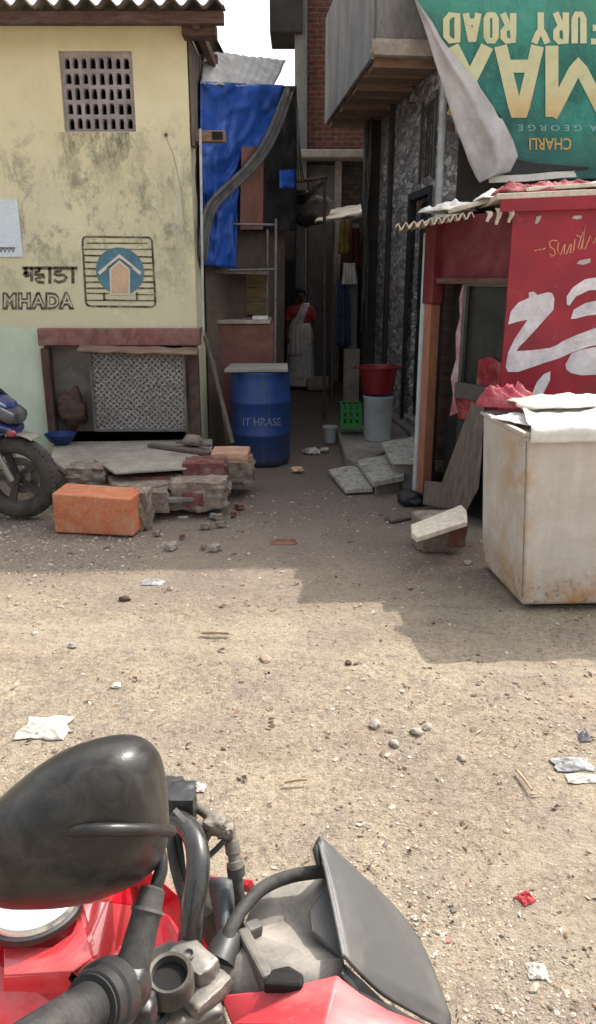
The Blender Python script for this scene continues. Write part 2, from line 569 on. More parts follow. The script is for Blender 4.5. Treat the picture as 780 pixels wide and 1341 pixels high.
def mat_rustpaint():
    m, nt, b = nodes_of('rusty_white_enamel')
    v = coord(nt)
    c = ramp(nt, noise_(nt, v, 3, 8, .7, .3), [(.3, (.455, .41, .37)), (.65, (.61, .565, .52))])
    st = noise_(nt, coord(nt, (9, 9, .7)), 1.4, 6, .65)
    c = mixc(nt, ramp(nt, st, [(.5, 0.0), (.75, .5)]), c, (.42, .37, .335))
    sx = nt.nodes.new('ShaderNodeSeparateXYZ'); nt.links.new(v, sx.inputs[0])
    Z = sx.outputs[2]
    low = nt.nodes.new('ShaderNodeMapRange'); low.inputs['From Min'].default_value = .26; low.inputs['From Max'].default_value = .02
    nt.links.new(Z, low.inputs['Value'])
    r = math_(nt, 'MULTIPLY', low.outputs[0], ramp(nt, noise_(nt, v, 6, 8, .75, .5), [(.40, 0.0), (.62, 1.0)]))
    c = mixc(nt, r, c, (.42, .24, .11))
    sp = noise_(nt, v, 11, 9, .75, .6)
    c = mixc(nt, ramp(nt, sp, [(.64, 0.0), (.74, .8)]), c, (.38, .25, .14))
    # soft rust down the front seam
    dx = math_(nt, 'ABSOLUTE', math_(nt, 'ADD', sx.outputs[0], math_(nt, 'MULTIPLY', Z, .055)))
    sm = nt.nodes.new('ShaderNodeMapRange'); sm.inputs['From Min'].default_value = .075; sm.inputs['From Max'].default_value = .0
    nt.links.new(dx, sm.inputs['Value'])
    r2 = math_(nt, 'MULTIPLY', sm.outputs[0], ramp(nt, noise_(nt, v, 5, 6, .7, .4), [(.45, 0.0), (.62, .9)]))
    c = mixc(nt, r2, c, (.46, .30, .15))
    nt.links.new(c, b.inputs['Base Color'])
    b.inputs['Roughness'].default_value = .55; b.inputs['Specular IOR Level'].default_value = .35
    edge = noise_(nt, v, 26, 8, .8)
    ch = math_(nt, 'MULTIPLY', low.outputs[0], ramp(nt, edge, [(.53, 0.0), (.60, .7)]))
    c2_ = mixc(nt, ch, c, (.10, .065, .045))
    nt.links.new(c2_, b.inputs['Base Color'])
    bump_(nt, b, math_(nt, 'ADD', noise_(nt, v, 3.2, 3), math_(nt, 'MULTIPLY', noise_(nt, v, 40, 4), .08)), .5, .05)
    return m


def mat_banner():
    m, nt, b = nodes_of('teal_banner_print')
    v = coord(nt, world=True)
    c = ramp(nt, noise_(nt, v, 1.7, 7, .6, .6), [(.25, (.003, .06, .06)), (.5, (.009, .17, .135)), (.75, (.05, .33, .23))])
    sx = nt.nodes.new('ShaderNodeSeparateXYZ'); nt.links.new(v, sx.inputs[0])
    lo = nt.nodes.new('ShaderNodeMapRange'); lo.inputs['From Min'].default_value = 3.0; lo.inputs['From Max'].default_value = 2.65
    nt.links.new(sx.outputs[2], lo.inputs['Value'])
    c = mixc(nt, math_(nt, 'MULTIPLY', lo.outputs[0], .75), c, (.01, .075, .085))
    hi = nt.nodes.new('ShaderNodeMapRange'); hi.inputs['From Min'].default_value = 3.5; hi.inputs['From Max'].default_value = 4.2
    nt.links.new(sx.outputs[2], hi.inputs['Value'])
    c = mixc(nt, math_(nt, 'MULTIPLY', hi.outputs[0], .6), c, (.12, .45, .33))
    c = mixc(nt, ramp(nt, noise_(nt, v, 5, 7, .7), [(.6, 0.0), (.8, .4)]), c, (.35, .42, .16))
    nt.links.new(c, b.inputs['Base Color']); b.inputs['Roughness'].default_value = .38
    dk = noise_(nt, coord(nt, (2.5, 2.5, .8), world=True), 2.2, 9, .75, .5)
    c = mixc(nt, ramp(nt, dk, [(.52, 0.0), (.68, .65)]), c, (.006, .055, .06))
    nt.links.new(c, b.inputs['Base Color'])
    bump_(nt, b, noise_(nt, v, 4, 5, .6, 1.0), .6, .06)
    return m


def mat_pos_panel():  # dusty gloss red with bleached drips
    m, nt, b = nodes_of('faded_red_flex')
    v = coord(nt, world=True)
    c = ramp(nt, noise_(nt, v, 2.5, 7, .65, .4), [(.3, (.20, .008, .020)), (.6, (.33, .014, .034)), (.8, (.40, .04, .06))])
    c = mixc(nt, ramp(nt, noise_(nt, v, 6, 8, .75), [(.58, 0.0), (.8, .5)]), c, (.50, .22, .24))
    nt.links.new(c, b.inputs['Base Color']); b.inputs['Roughness'].default_value = .42
    bump_(nt, b, noise_(nt, v, 5, 5), .3, .02)
    return m


M = {}
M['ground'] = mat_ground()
M['gravel'] = mat_islands('gravel', [(0, (.11, .09, .075)), (.18, (.24, .20, .165)), (.45, (.38, .32, .26)), (.78, (.46, .40, .33)), (.93, (.52, .47, .40)), (.98, (.34, .20, .14))])
M['wall'] = mat_housewall()
M['cobble'] = mat_cobble('stone_cladding')
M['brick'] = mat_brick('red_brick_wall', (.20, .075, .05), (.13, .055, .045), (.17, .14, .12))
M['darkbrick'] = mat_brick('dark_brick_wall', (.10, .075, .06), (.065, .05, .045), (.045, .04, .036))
M['lattice'] = mat_lattice()
M['enamel'] = mat_rustpaint()
M['banner'] = mat_banner()
M['redflex'] = mat_pos_panel()
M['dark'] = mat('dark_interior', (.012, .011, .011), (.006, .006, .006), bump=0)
M['asbestos'] = mat('cement_sheet', (.26, .235, .21), (.10, .08, .07), 4, .9, dirt=(.05, .04, .035), sc=(1, 1, 1))
M['oldwood'] = mat('old_brown_timber', (.12, .062, .045), (.055, .03, .025), 7, .85, sc=(1, 1, 6), dirt=(.16, .13, .11))
M['plank'] = mat('grey_weathered_plank', (.20, .165, .135), (.10, .08, .068), 5, .9, sc=(8, 8, 1), dirt=(.06, .05, .045))
M['maroon'] = mat('maroon_painted_wood', (.25, .10, .095), (.15, .06, .058), 6, .8, dirt=(.34, .25, .21), dscale=5, damt=.7)
M['jali'] = mat('mauve_cement_grille', (.44, .39, .41), (.31, .27, .285), 8, .9, dirt=(.10, .085, .08))
M['blackpaint'] = mat('black_sign_paint', (.03, .024, .02), (.07, .058, .045), 30, .85, bump=0, dirt=(.50, .45, .31), dscale=16, damt=.75)
M['creampaint'] = mat('cream_sign_paint', (.66, .62, .44), None, 8, .85, bump=0)
M['tealpaint'] = mat('blue_sign_paint', (.095, .235, .31), (.07, .17, .24), 9, .85, bump=0, dirt=(.25, .33, .34), dscale=7, damt=.4)
M['peach'] = mat('peach_sign_paint', (.66, .46, .32), (.58, .40, .27), 6, .85, bump=0)
M['whitepaint'] = mat('white_sign_paint', (.74, .70, .62), (.60, .57, .50), 10, .8, bump=0)
M['poster'] = mat('pale_blue_poster', (.70, .80, .88), (.62, .71, .80), 4, .6, bump=0)
M['concrete'] = mat('grey_concrete', (.30, .275, .245), (.17, .155, .14), 5, .92, bump=.5, bscale=30, dirt=(.09, .08, .07))
M['slab'] = mat('dusty_stone_slab', (.44, .40, .345), (.27, .24, .20), 4, .92, bump=.5, bscale=28, dirt=(.12, .105, .09), fine=.7)
M['mortar'] = mat('crumbly_mortar', (.36, .29, .235), (.14, .11, .09), 11, .95, bump=.8, bscale=22, dirt=(.10, .08, .07), dist=.012, fine=.8)
M['brickred'] = mat('worn_red_brick', (.22, .075, .05), (.12, .05, .04), 9, .92, bump=.6, bscale=30, dirt=(.30, .25, .21), dscale=6, damt=.8)
M['brickmaroon'] = mat('maroon_painted_brick', (.20, .05, .052), (.11, .035, .035), 9, .9, bump=.6, bscale=30, dirt=(.30, .24, .21), dscale=7, damt=.8)
M['orange'] = mat('orange_painted_block', (.60, .19, .085), (.46, .15, .075), 4, .85, bump=.5, bscale=30, dirt=(.50, .32, .21), dscale=5, damt=.85, fine=.7)
M['orangetop'] = mat('faded_orange_top', (.58, .29, .17), (.40, .24, .17), 7, .85, bump=.5, bscale=30, dirt=(.50, .40, .32), dscale=6, damt=.8)
M['tarp'] = mat('blue_tarpaulin', (.012, .085, .42), (.008, .05, .27), 3, .5, bump=.5, bscale=9, dist=.03, dirt=(.04, .12, .40), dscale=5, fine=.3)
M['tarpdark'] = mat('black_plastic_sheet', (.012, .012, .014), (.03, .03, .034), 6, .55, bump=.6, bscale=12, dist=.03)
M['greycloth'] = mat('grey_rolled_canvas', (.12, .115, .115), (.06, .058, .06), 8, .9, bump=.6, bscale=18, dist=.02)
M['tinroof'] = mat('pale_grey_roof_sheet', (.46, .45, .44), (.30, .295, .29), 5, .8, bump=.5, bscale=8, dist=.03)
M['brownwall'] = mat('brown_mud_wall', (.17, .125, .095), (.10, .075, .06), 3, .95, dirt=(.04, .035, .03), dscale=2)
M['greyplaster'] = mat('grey_plaster', (.285, .275, .265), (.17, .165, .16), 2.5, .92, bump=.4, bscale=20, dirt=(.10, .095, .09), dscale=2.2, damt=.75, sc=(1, 1, .35))
M['darkplaster'] = mat('dark_brown_plaster', (.06, .052, .045), (.032, .028, .025), 3, .95, bump=.4, dirt=(.04, .035, .032))
M['joist'] = mat('brown_soffit_board', (.27, .17, .125), (.13, .08, .06), 5, .85, sc=(1, 8, 8), dirt=(.30, .24, .19), dscale=4, damt=.6)
M['paleconc'] = mat('pale_concrete_edge', (.46, .40, .35), (.28, .24, .21), 6, .9, bump=.4, bscale=24, dirt=(.14, .10, .085))
M['whitepipe'] = mat('grey_white_pipe', (.55, .59, .63), (.34, .36, .38), 6, .55, bump=.1, dirt=(.16, .15, .14))
M['steel'] = mat('dull_grey_steel', (.22, .21, .21), (.12, .115, .115), 8, .55, metal=.4, dirt=(.11, .075, .055), damt=.6)
M['darkdoor'] = mat('dark_blue_door_paint', (.016, .026, .038), (.009, .014, .02), 5, .6, sc=(6, 6, 1), bump=.2)
M['drum'] = mat('blue_plastic_drum', (.010, .045, .21), (.008, .028, .12), 3, .42, bump=.15, bscale=14, dirt=(.055, .058, .062), dscale=3.5, damt=.85)
M['board'] = mat('pale_grey_board', (.36, .35, .31), (.26, .25, .22), 6, .85, dirt=(.16, .15, .13))
M['cabinet'] = mat('reddish_brown_board', (.25, .105, .085), (.17, .075, .06), 4, .7, dirt=(.06, .04, .035))
M['redtub'] = mat('dark_red_plastic', (.19, .014, .022), (.13, .01, .016), 4, .4, bump=.05)
M['whitebucket'] = mat('translucent_white_plastic', (.40, .44, .44), (.30, .33, .34), 4, .5, bump=.05, dirt=(.2, .2, .19))
M['green'] = mat('green_plastic', (.03, .24, .06), (.02, .15, .04), 5, .5, bump=.05)
M['yellowcloth'] = mat('mustard_cloth', (.30, .22, .05), (.18, .13, .035), 4, .9, bump=.4)
M['maroonclo'] = mat('maroon_cloth', (.10, .02, .025), (.06, .014, .018), 4, .9, bump=.4)
M['bluejean'] = mat('faded_blue_cloth', (.06, .09, .15), (.035, .05, .09), 5, .9, bump=.4)
M['whitecloth'] = mat('white_cotton', (.72, .70, .67), (.60, .575, .55), 4, .9, bump=.4, bscale=20, dirt=(.45, .40, .34), dscale=3, damt=.45, fine=.25)
M['palesheet'] = mat('cream_sheet', (.76, .70, .60), (.58, .51, .42), 6, .8, bump=.4, bscale=20, dirt=(.36, .28, .2), dscale=5, damt=.7)
M['pinkcloth'] = mat('pink_cloth', (.50, .09, .12), (.30, .02, .045), 5, .8, bump=.6, bscale=16, dist=.02, dirt=(.62, .36, .34), dscale=4, damt=.7)
M['redcloth'] = mat('red_cloth', (.30, .018, .03), (.16, .010, .018), 5, .8, bump=.6, bscale=16, dist=.02, dirt=(.5, .32, .30), dscale=6, damt=.5)
M['orangepost'] = mat('orange_painted_post', (.36, .15, .085), (.24, .10, .06), 5, .8, dirt=(.2, .13, .1), sc=(3, 3, 1))
M['glassdark'] = mat('dusty_dark_glass', (.020, .022, .022), (.010, .012, .012), 3, .25, bump=0, spec=.35, dirt=(.055, .06, .058), dscale=2)
M['skin'] = mat('brown_skin', (.16, .075, .045), (.13, .06, .036), 9, .55, bump=.05)
M['hair'] = mat('black_hair', (.010, .008, .008), (.02, .016, .015), 20, .5, sc=(1, 1, .2))
M['sari'] = mat('pale_printed_cotton', (.85, .80, .75), (.66, .62, .58), 14, .9, bump=.3, dirt=(.17, .13, .13), dscale=9, damt=.6)
M['saridrape'] = mat('white_dupatta', (.78, .73, .69), (.60, .56, .53), 8, .9, bump=.3)
M['saried'] = mat('red_blouse', (.60, .09, .095), (.45, .065, .07), 7, .85, bump=.3)
# motorcycles
M['redpaint'] = mat('gloss_red_paint', (.54, .012, .024), (.48, .010, .018), 3, .16, bump=0, coat=.8, dirt=(.58, .30, .28), dscale=7, damt=.55, rvar=.08, fine=.25)
M['dust_sheen_red'] = mat('dust_sheen_red_panel', (.52, .055, .065), (.42, .03, .04), 5, .42, bump=.05, coat=.25, dirt=(.55, .26, .24), dscale=6, damt=.8, fine=.2)
M['blackplastic'] = mat('black_plastic', (.020, .020, .021), (.032, .032, .034), 6, .38, bump=.12, bscale=220, dist=.0008, dirt=(.10, .09, .08), dscale=7, damt=.45, rvar=.08, fine=.3)
M['mirrorshell'] = mat('dusty_black_mirror_shell', (.014, .0135, .013), (.026, .0245, .023), 5, .33, bump=.25, bscale=150, dist=.0012, dirt=(.19, .175, .155), dscale=30, damt=.22, rvar=.1, fine=.3)
M['rubber'] = mat('black_rubber', (.022, .022, .022), (.04, .039, .037), 12, .75, bump=.3, bscale=200, dist=.001, dirt=(.17, .15, .13), dscale=22, damt=.55)
M['tyre'] = mat('dusty_tyre_rubber', (.035, .033, .031), (.055, .05, .046), 10, .85, bump=.5, bscale=90, dist=.004, dirt=(.16, .13, .105), dscale=5, damt=.6)
M['visor'] = mat('grey_black_visor_plastic', (.060, .061, .061), (.082, .081, .079), 6, .46, bump=.25, bscale=240, dist=.0008, dirt=(.19, .175, .155), dscale=9, damt=.5, rvar=.06, fine=.25)
M['dusty'] = mat('dusty_grey_plastic', (.33, .30, .265), (.13, .12, .11), 7, .7, bump=.2, bscale=120, dist=.001, dirt=(.44, .39, .32), dscale=9, damt=.85, fine=.4)
M['alloy'] = mat('dusty_cast_alloy', (.22, .205, .185), (.10, .093, .085), 9, .5, metal=.35, bump=.3, bscale=120, dist=.001, dirt=(.30, .25, .19), dscale=14, damt=.8)
M['chrome'] = mat('brushed_metal_cap', (.80, .80, .80), (.70, .70, .70), 6, .22, metal=.75, bump=0, rvar=.06, fine=.1)
M['glossblack'] = mat('gloss_black_enamel', (.014, .014, .015), (.02, .02, .021), 6, .25, bump=0, coat=.5, dirt=(.11, .1, .09), dscale=8, damt=.5, rvar=.1)
M['mirrorglass'] = mat('mirror_glass', (.75, .77, .78), (.7, .72, .74), 3, .05, metal=1, bump=0, rvar=.02, fine=0)
M['tag'] = mat('yellowed_paper_tag', (.55, .46, .26), (.40, .32, .17), 14, .8)
M['bluepaint'] = mat('blue_bike_paint', (.015, .035, .17), (.010, .022, .11), 3, .25, bump=0, coat=.6, dirt=(.2, .2, .25), damt=.25)
M['whitebike'] = mat('white_bike_paint', (.62, .63, .66), (.5, .5, .53), 4, .3, bump=0, coat=.4, dirt=(.3, .28, .26))
M['goldfork'] = mat('dull_fork_metal', (.30, .28, .25), (.2, .185, .165), 6, .4, metal=.6, bump=0)
M['darkmetal'] = mat('dark_wheel_metal', (.05, .048, .046), (.08, .075, .07), 8, .5, metal=.4, dirt=(.16, .13, .11), damt=.6)
M['lens'] = mat('grey_headlamp_lens', (.10, .10, .11), (.035, .035, .04), 9, .15, bump=0, spec=.6)
M['amber'] = mat('red_indicator_lens', (.30, .06, .075), (.22, .035, .045), 6, .3, bump=0)
M['litterwhite'] = mat('crumpled_white_plastic', (.58, .54, .48), (.44, .40, .35), 12, .6, bump=.5, bscale=40, dist=.01)
M['litterred'] = mat('red_wrapper', (.50, .04, .05), (.30, .03, .04), 30, .5)
M['stick'] = mat('dry_stick', (.42, .32, .20), (.25, .18, .11), 20, .9)
M['litterblue'] = mat('blue_grey_litter', (.42, .42, .42), (.16, .16, .17), 30, .7)


# ================================================================== SETTING: ground
def ground_h(x, y):
    p = Vector((x * .9, y * .9, 0))
    q = Vector((x * 5, y * 5, 3))
    return -.014 + .011 * mn.noise(p) + .009 * mn.noise(q) + .0055 * mn.noise(q * 2.6)


def axis(lo, hi, step, far):
    a = []
    x = lo
    while x <= hi + 1e-6:
        a.append(x); x += step
    k = step
    b = [hi]
    while b[-1] < far:
        k *= 1.45; b.append(b[-1] + k)
    k = step
    c = [lo]
    while c[-1] > -far:
        k *= 1.45; c.append(c[-1] - k)
    return c[:0:-1] + a + b[1:]


gx = axis(-3.2, 3.2, .035, 220)
gy = axis(.9, 9.0, .035, 220)
g = MB()
near = lambda x, y: max(0.0, 1 - max(0, abs(x) - 3.2, y - 9, .9 - y) / 2.0)
g.add([(x, y, ground_h(x, y) * near(x, y) - .012 * (1 - near(x, y))) for y in gy for x in gx],
      [[j * len(gx) + i, j * len(gx) + i + 1, (j + 1) * len(gx) + i + 1, (j + 1) * len(gx) + i]
       for j in range(len(gy) - 1) for i in range(len(gx) - 1)])
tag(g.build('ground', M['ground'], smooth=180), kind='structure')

# loose grit and gravel
ico = bmesh.new(); bmesh.ops.create_icosphere(ico, subdivisions=1, radius=1)
ico.verts.index_update()
IV = [v.co.copy() for v in ico.verts]; IF = [[v.index for v in f.verts] for f in ico.faces]; ico.free()
gr = MB()
cnt = 0
while cnt < 13000:
    py = 640 + 760 * (rnd.random() ** 1.15); px = rnd.uniform(-30, 810)
    if rnd.random() < .07: py = rnd.uniform(670, 750); px = rnd.uniform(-10, 215)
    p = PZ(px, py, 0)
    cl = mn.noise(Vector((p.x * 1.6, p.y * 1.6, 9))) + .5 * mn.noise(Vector((p.x * 5, p.y * 5, 4)))
    edge_ = (690 < py < 750 and px < 215) or (705 < py < 790 and 520 < px < 640) or (640 < py < 700 and 180 < px < 340)
    if rnd.random() > .45 + .9 * cl + (.5 if edge_ else 0): continue
    t = (p - Vector((0, 0, CAMZ))).length
    r = (.0014 + .0007 * t) * math.exp(rnd.gauss(-.2, .5))
    if rnd.random() < .012: r *= 2.1
    sx, sy, sz = r * rnd.uniform(.8, 1.6), r * rnd.uniform(.7, 1.2), r * rnd.uniform(.4, .85)
    a = rnd.uniform(0, 6.28); ca, sa = math.cos(a), math.sin(a)
    z0 = ground_h(p.x, p.y) + sz * .25
    vs = []
    for v in IV:
        k = rnd.uniform(.72, 1.18)
        x, y, z = v.x * sx * k, v.y * sy * k, v.z * sz * k
        vs.append((p.x + x * ca - y * sa, p.y + x * sa + y * ca, z0 + z))
    gr.add(vs, IF); cnt += 1
tag(gr.build('loose_gravel', M['gravel']), 'pale grit and small stones scattered over the dusty ground', 'gravel', kind='stuff')

sc_ = MB()
for k in range(330):
    py = 650 + 720 * (rnd.random() ** 1.1); px = rnd.uniform(-30, 810)
    p = PZ(px, py, 0); z = ground_h(p.x, p.y); t = p.y
    l = (.006 + .0022 * t) * rnd.uniform(.6, 1.9); wd = l * rnd.uniform(.25, .8); a = rnd.uniform(0, 6.28)
    dx, dy = V(math.cos(a), math.sin(a), 0), V(-math.sin(a), math.cos(a), 0)
    h1, h2 = rnd.uniform(.001, .008), rnd.uniform(.001, .010)
    sc_.poly([p + dx * l - dy * wd + V(0, 0, z + h1), p + dx * l * .8 + dy * wd + V(0, 0, z + h2), p + dy * wd * 1.1 + V(0, 0, z + .002)])
    sc_.poly([p + dx * l * .1 - dy * wd * .9 + V(0, 0, z + .0015), p - dx * l * .9 - dy * wd * .5 + V(0, 0, z + h2), p - dx * l + dy * wd * .7 + V(0, 0, z + h1), p - dx * l * .2 + dy * wd * .6 + V(0, 0, z + .001)])
tag(sc_.build('dry_scraps', mat_islands('dry_scraps', [(0, (.06, .045, .035)), (.35, (.16, .11, .075)), (.6, (.34, .27, .19)), (.85, (.56, .52, .46)), (.97, (.30, .10, .09))]), solid=.0008), 'tiny leaf and paper scraps strewn over the dusty ground', 'scraps', kind='stuff')

# ================================================================== LEFT HOUSE
YW = 6.9
XC = -.878
hz = thing('painted_house', 'cream lime-washed house with corrugated roof, block vent and painted emblem', 'house', (-3.2, 8.6, 0))
W = lambda x, y, off=0.0: PY(x, y, YW - off)          # point on (or just proud of) the front wall
va, vb = W(76, 66), W(178, 172)
da, db = W(56, 436), W(262, 576)
w = MB()
w.wall((0, YW, 0), (1, 0, 0), (0, 1, 0), .16, -5.6, XC, 0, 3.58,
       [(va.x, vb.x, vb.z, va.z), (da.x, XC - .02, .22, da.z)])
w.wall((XC, YW + .16, 0), (0, 1, 0), (-1, 0, 0), .16, 0, 3.2, 0, 3.58, [])
w.wall((-5.6, 10.26, 0), (1, 0, 0), (0, -1, 0), .16, 0, 4.56, 0, 3.58, [])
w.wall((-5.6, YW + .16, 0), (0, 1, 0), (1, 0, 0), .16, 0, 2.9, 0, 3.58, [])
w.build('wall', M['wall'], hz)
# dark room behind the openings
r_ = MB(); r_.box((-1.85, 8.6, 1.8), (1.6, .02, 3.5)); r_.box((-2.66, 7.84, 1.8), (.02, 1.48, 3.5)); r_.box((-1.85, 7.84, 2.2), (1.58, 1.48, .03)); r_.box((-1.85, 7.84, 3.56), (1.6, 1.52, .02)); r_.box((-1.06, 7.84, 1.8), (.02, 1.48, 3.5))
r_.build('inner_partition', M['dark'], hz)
# corrugated roof sheet
pitch = .158; amp = .03
rx1 = PY(293, 14, 6.55).x


def roof(u, v):
    y = 6.55 + 3.9 * v
    xe = rx1 if v < .05 else XC + .13
    x = -5.9 + (xe + 5.9) * u
    return Vector((x, y, 3.635 + amp * math.sin(x * 2 * math.pi / pitch + 1.2) + .09 * v * 3.9))


rf = MB(); rf.grid(roof, 340, 24); rf.build('roof_sheet', M['asbestos'], hz, smooth=180, solid=.009)
fa = MB(); fa.box(((rx1 - 5.9) / 2 + .02, 6.66, 3.555), (rx1 + 5.9 - .06, .07, .085)); fa.build('eave_beam', M['oldwood'], hz, bevel=.006)
fb = MB()
for k in range(4): fb.box((XC + .07, 7.0 + k * .9, 3.57), (.16, .07, .08))
fb.box((XC + .11, 8.3, 3.525), (.06, 3.3, .08)); fb.box((XC + .12, 6.78, 3.50), (.26, .16, .09)); fb.build('side_rafter', M['oldwood'], hz, bevel=.005)
sp = MB()
for k in range(9):
    y0 = 6.91 + k * .18
    zb = 2.72 + .035 * k + rnd.uniform(-.03, .03)
    sp.box((XC + .018 + rnd.uniform(0, .012), y0 + .085, (zb + 3.5) / 2), (.022, .17, 3.5 - zb))
sp.build('side_plank', M['plank'], hz, bevel=.003)
be = MB(); be.box((XC + .13, 7.03, 2.80), (.30, .10, .085)); be.build('beam_end', M['joist'], hz, bevel=.006)
be = MB(); be.box((XC + .215, 6.976, 2.80), (.085, .006, .06)); be.build('beam_socket', M['dark'], hz)
# vent grille
vg = MB()
holes = []
vw, vh = vb.x - va.x, va.z - vb.z
for i in range(8):
    for j in range(5):
        x0 = va.x + vw * (.035 + .93 * (i + .20) / 8); x1 = va.x + vw * (.035 + .93 * (i + .82) / 8)
        z0 = vb.z + vh * (.02 + .94 * (j + .10) / 5); z1 = vb.z + vh * (.02 + .94 * (j + .82) / 5)
        jx, jz = vw * .006, vh * .008
        x0 += rnd.uniform(-jx, jx); x1 += rnd.uniform(-jx, jx); z0 += rnd.uniform(-jz, jz); z1 += rnd.uniform(-jz, jz)
        holes.append((x0, x1, z0, z1))
        xm = (x0 + x1) / 2; q = (x1 - x0)
        # the little shoulders that make each opening bottle-shaped
        for sgn, xe in ((1, x0), (-1, x1)):
            vg.prism([(xe, YW + .035, z1), (xe + sgn * q * .22, YW + .035, z1), (xe, YW + .035, z1 - (z1 - z0) * .35)], (0, .05, 0))
vg.wall((0, YW + .03, 0), (1, 0, 0), (0, 1, 0), .06, va.x, vb.x, vb.z, va.z, holes)
vg.build('vent_grille', M['jali'], hz)
# painted emblem
OFF = .004
E = lambda d: (lambda x, y: W(x, y, d))
em = MB()


def rrect(x0, x1, y0, y1, r, n=5):
    o = []
    for cx, cy, a0 in ((x1 - r, y0 + r, -90), (x1 - r, y1 - r, 0), (x0 + r, y1 - r, 90), (x0 + r, y0 + r, 180)):
        for k in range(n + 1):
            a = math.radians(a0 + 90 * k / n); o.append((cx + r * math.cos(a), cy + r * math.sin(a)))
    return o


def skew(p):  # the hand-painted frame is slightly askew
    x, y = p
    return (x + (y - 356) * .055, y + (x - 157) * .012)


pts = [skew(p) for p in rrect(110, 201, 310, 401, 6)]
stroke(em, pts + [pts[0]], 2.6, E(OFF))
for y, xl, xr in ((318, 112, 199), (326, 112, 199), (335, 111, 199), (343.5, 111, 199), (352, 111, 200), (361, 111, 200), (369, 112, 200), (377, 112, 200), (384.5, 112, 200), (393, 112, 200)):
    lw = 2.2 if 330 < y < 380 else 1.7
    if y < 320: xl, xr = 116, 195
    jj = rnd.uniform(-.6, .6)
    stroke(em, [skew((xl, y + jj)), skew(((xl + xr) / 2, y)), skew((xr, y - jj))], lw, E(OFF))
eb = em.build('painted_emblem', M['blackpaint'], hz)
em = MB(); em.poly([E(OFF + .002)(*skew((157 + 31.5 * math.cos(a * math.pi / 24), 354.5 + 31 * math.sin(a * math.pi / 24)))) for a in range(48)])
em.build('emblem_disc', M['tealpaint'], eb)
em = MB()
stroke(em, [(130, 357), (156, 334.5), (183, 357)], 4.6, E(OFF + .006))
stroke(em, [(139.5, 389), (139.5, 385), (177, 385), (177, 389)], 1.4, E(OFF + .006))
em.poly([E(OFF + .004)(*p) for p in ((143, 352), (156, 340), (170, 352), (170, 384.5), (144, 384.5))])
em.build('emblem_outline', M['whitepaint'], eb)
em = MB(); em.poly([E(OFF + .008)(*p) for p in ((145.5, 353), (156, 343.5), (168, 353), (167.5, 383), (146.5, 383))])
em.build('emblem_house', M['peach'], eb)
em = MB(); stroke(em, [(136, 383), (136, 392)], 2.2, E(OFF + .008)); stroke(em, [(179, 383), (179, 392)], 2.2, E(OFF + .008))
stroke(em, [(136, 392), (179, 393)], 1.6, E(OFF + .008)); stroke(em, [(140, 350), (156, 337.5), (173, 350)], 1.2, E(OFF + .010))
em.build('emblem_line', M['blackpaint'], eb)
# lettering, Devanagari then Latin
dv = MB()
D = lambda x, y: E(OFF)(30 + 70 * x, 350.5 + 19.5 * y)
for pl, lw in (([(0, .0), (1.0, .0)], .13), ([(.05, .02), (.05, .5)], .055), ([(.02, .34), (.09, .30), (.12, .5), (.05, .56), (.02, .42)], .06),
               ([(.16, .02), (.16, .85)], .055), ([(.30, .02), (.30, .22), (.23, .26), (.22, .42), (.29, .47), (.38, .44), (.40, .60), (.30, .66), (.23, .72), (.27, .92), (.38, .97)], .05),
               ([(.50, .02), (.50, .98)], .06), ([(.70, .02), (.70, .22), (.61, .25), (.58, .40), (.64, .48), (.76, .46), (.81, .64), (.76, .88), (.66, .95), (.59, .84)], .055),
               ([(.93, .02), (.93, .98)], .06)):
    # strokes are given in unit space; convert so that the width is even
    q = [(30 + 70 * x, 350.5 + 19.5 * y) for x, y in pl]
    stroke(dv, q, 4.2 if lw > .1 else 4.0, E(OFF))
dv.build('painted_lettering', M['blackpaint'], hz)
lt = text_mb('MHADA', E(OFF), 3, 97, 382, 405, bold=.085, spacing=1.16).build('painted_lettering', M['blackpaint'], hz)
text_mb('MHADA', E(OFF + .003), 5, 95, 385.5, 401.5, bold=.0, spacing=1.2).build('letter_fill', M['creampaint'], lt)
# low doorway: lintel, jambs, rain strip, patterned shutter
dfm = MB()
a, b_ = W(52, 429), W(263, 451)
dfm.box(((a.x + b_.x) / 2, YW - .03, (a.z + b_.z) / 2), (b_.x - a.x, .12, a.z - b_.z))
jm = MB()
for x0, x1 in ((55, 77), (246, 264)):
    p, q = W(x0, 452), W(x1, 576)
    jm = MB(); jm.box(((p.x + q.x) / 2, YW - .02, (p.z + q.z) / 2 - .01), (q.x - p.x, .10, p.z - q.z - .02))
    jm.build('door_jamb', mat('dark_brown_jamb', (.10, .05, .045), (.055, .032, .028), 5, .85, dirt=(.16, .13, .11)), hz, bevel=.008)
dfm.build('lintel', M['maroon'], hz, bevel=.008)
rs = MB()
p, q = W(108, 448), W(262, 458)
rs.grid(lambda u, v: Vector((p.x + (q.x - p.x) * u, YW - .11 - .10 * v + .01 * mn.noise(Vector((u * 9, v, 0))), p.z - .012 - .045 * v - .03 * u + .012 * mn.noise(Vector((u * 7, v * 2, 5))))), 24, 3)
rs.build('rain_strip', M['joist'], hz, smooth=180, solid=.012)
p, q = PY(117, 458, 6.80), PY(244, 563, 6.80)
sh = MB(); sh.box(((p.x + q.x) / 2, 6.82, (p.z + q.z) / 2), (q.x - p.x, .02, p.z - q.z)); so = sh.build('shutter', M['lattice'], hz)
fr = MB()
for x in (p.x, q.x): fr.box((x, 6.81, (p.z + q.z) / 2), (.022, .035, p.z - q.z + .02))
fr.box(((p.x + q.x) / 2, 6.81, q.z), (q.x - p.x - .024, .035, .022)); fr.box(((p.x + q.x) / 2, 6.81, p.z), (q.x - p.x - .024, .035, .02))
fr.build('shutter_frame', M['steel'], so, bevel=.003)
p, q = W(80, 456), W(113, 560)
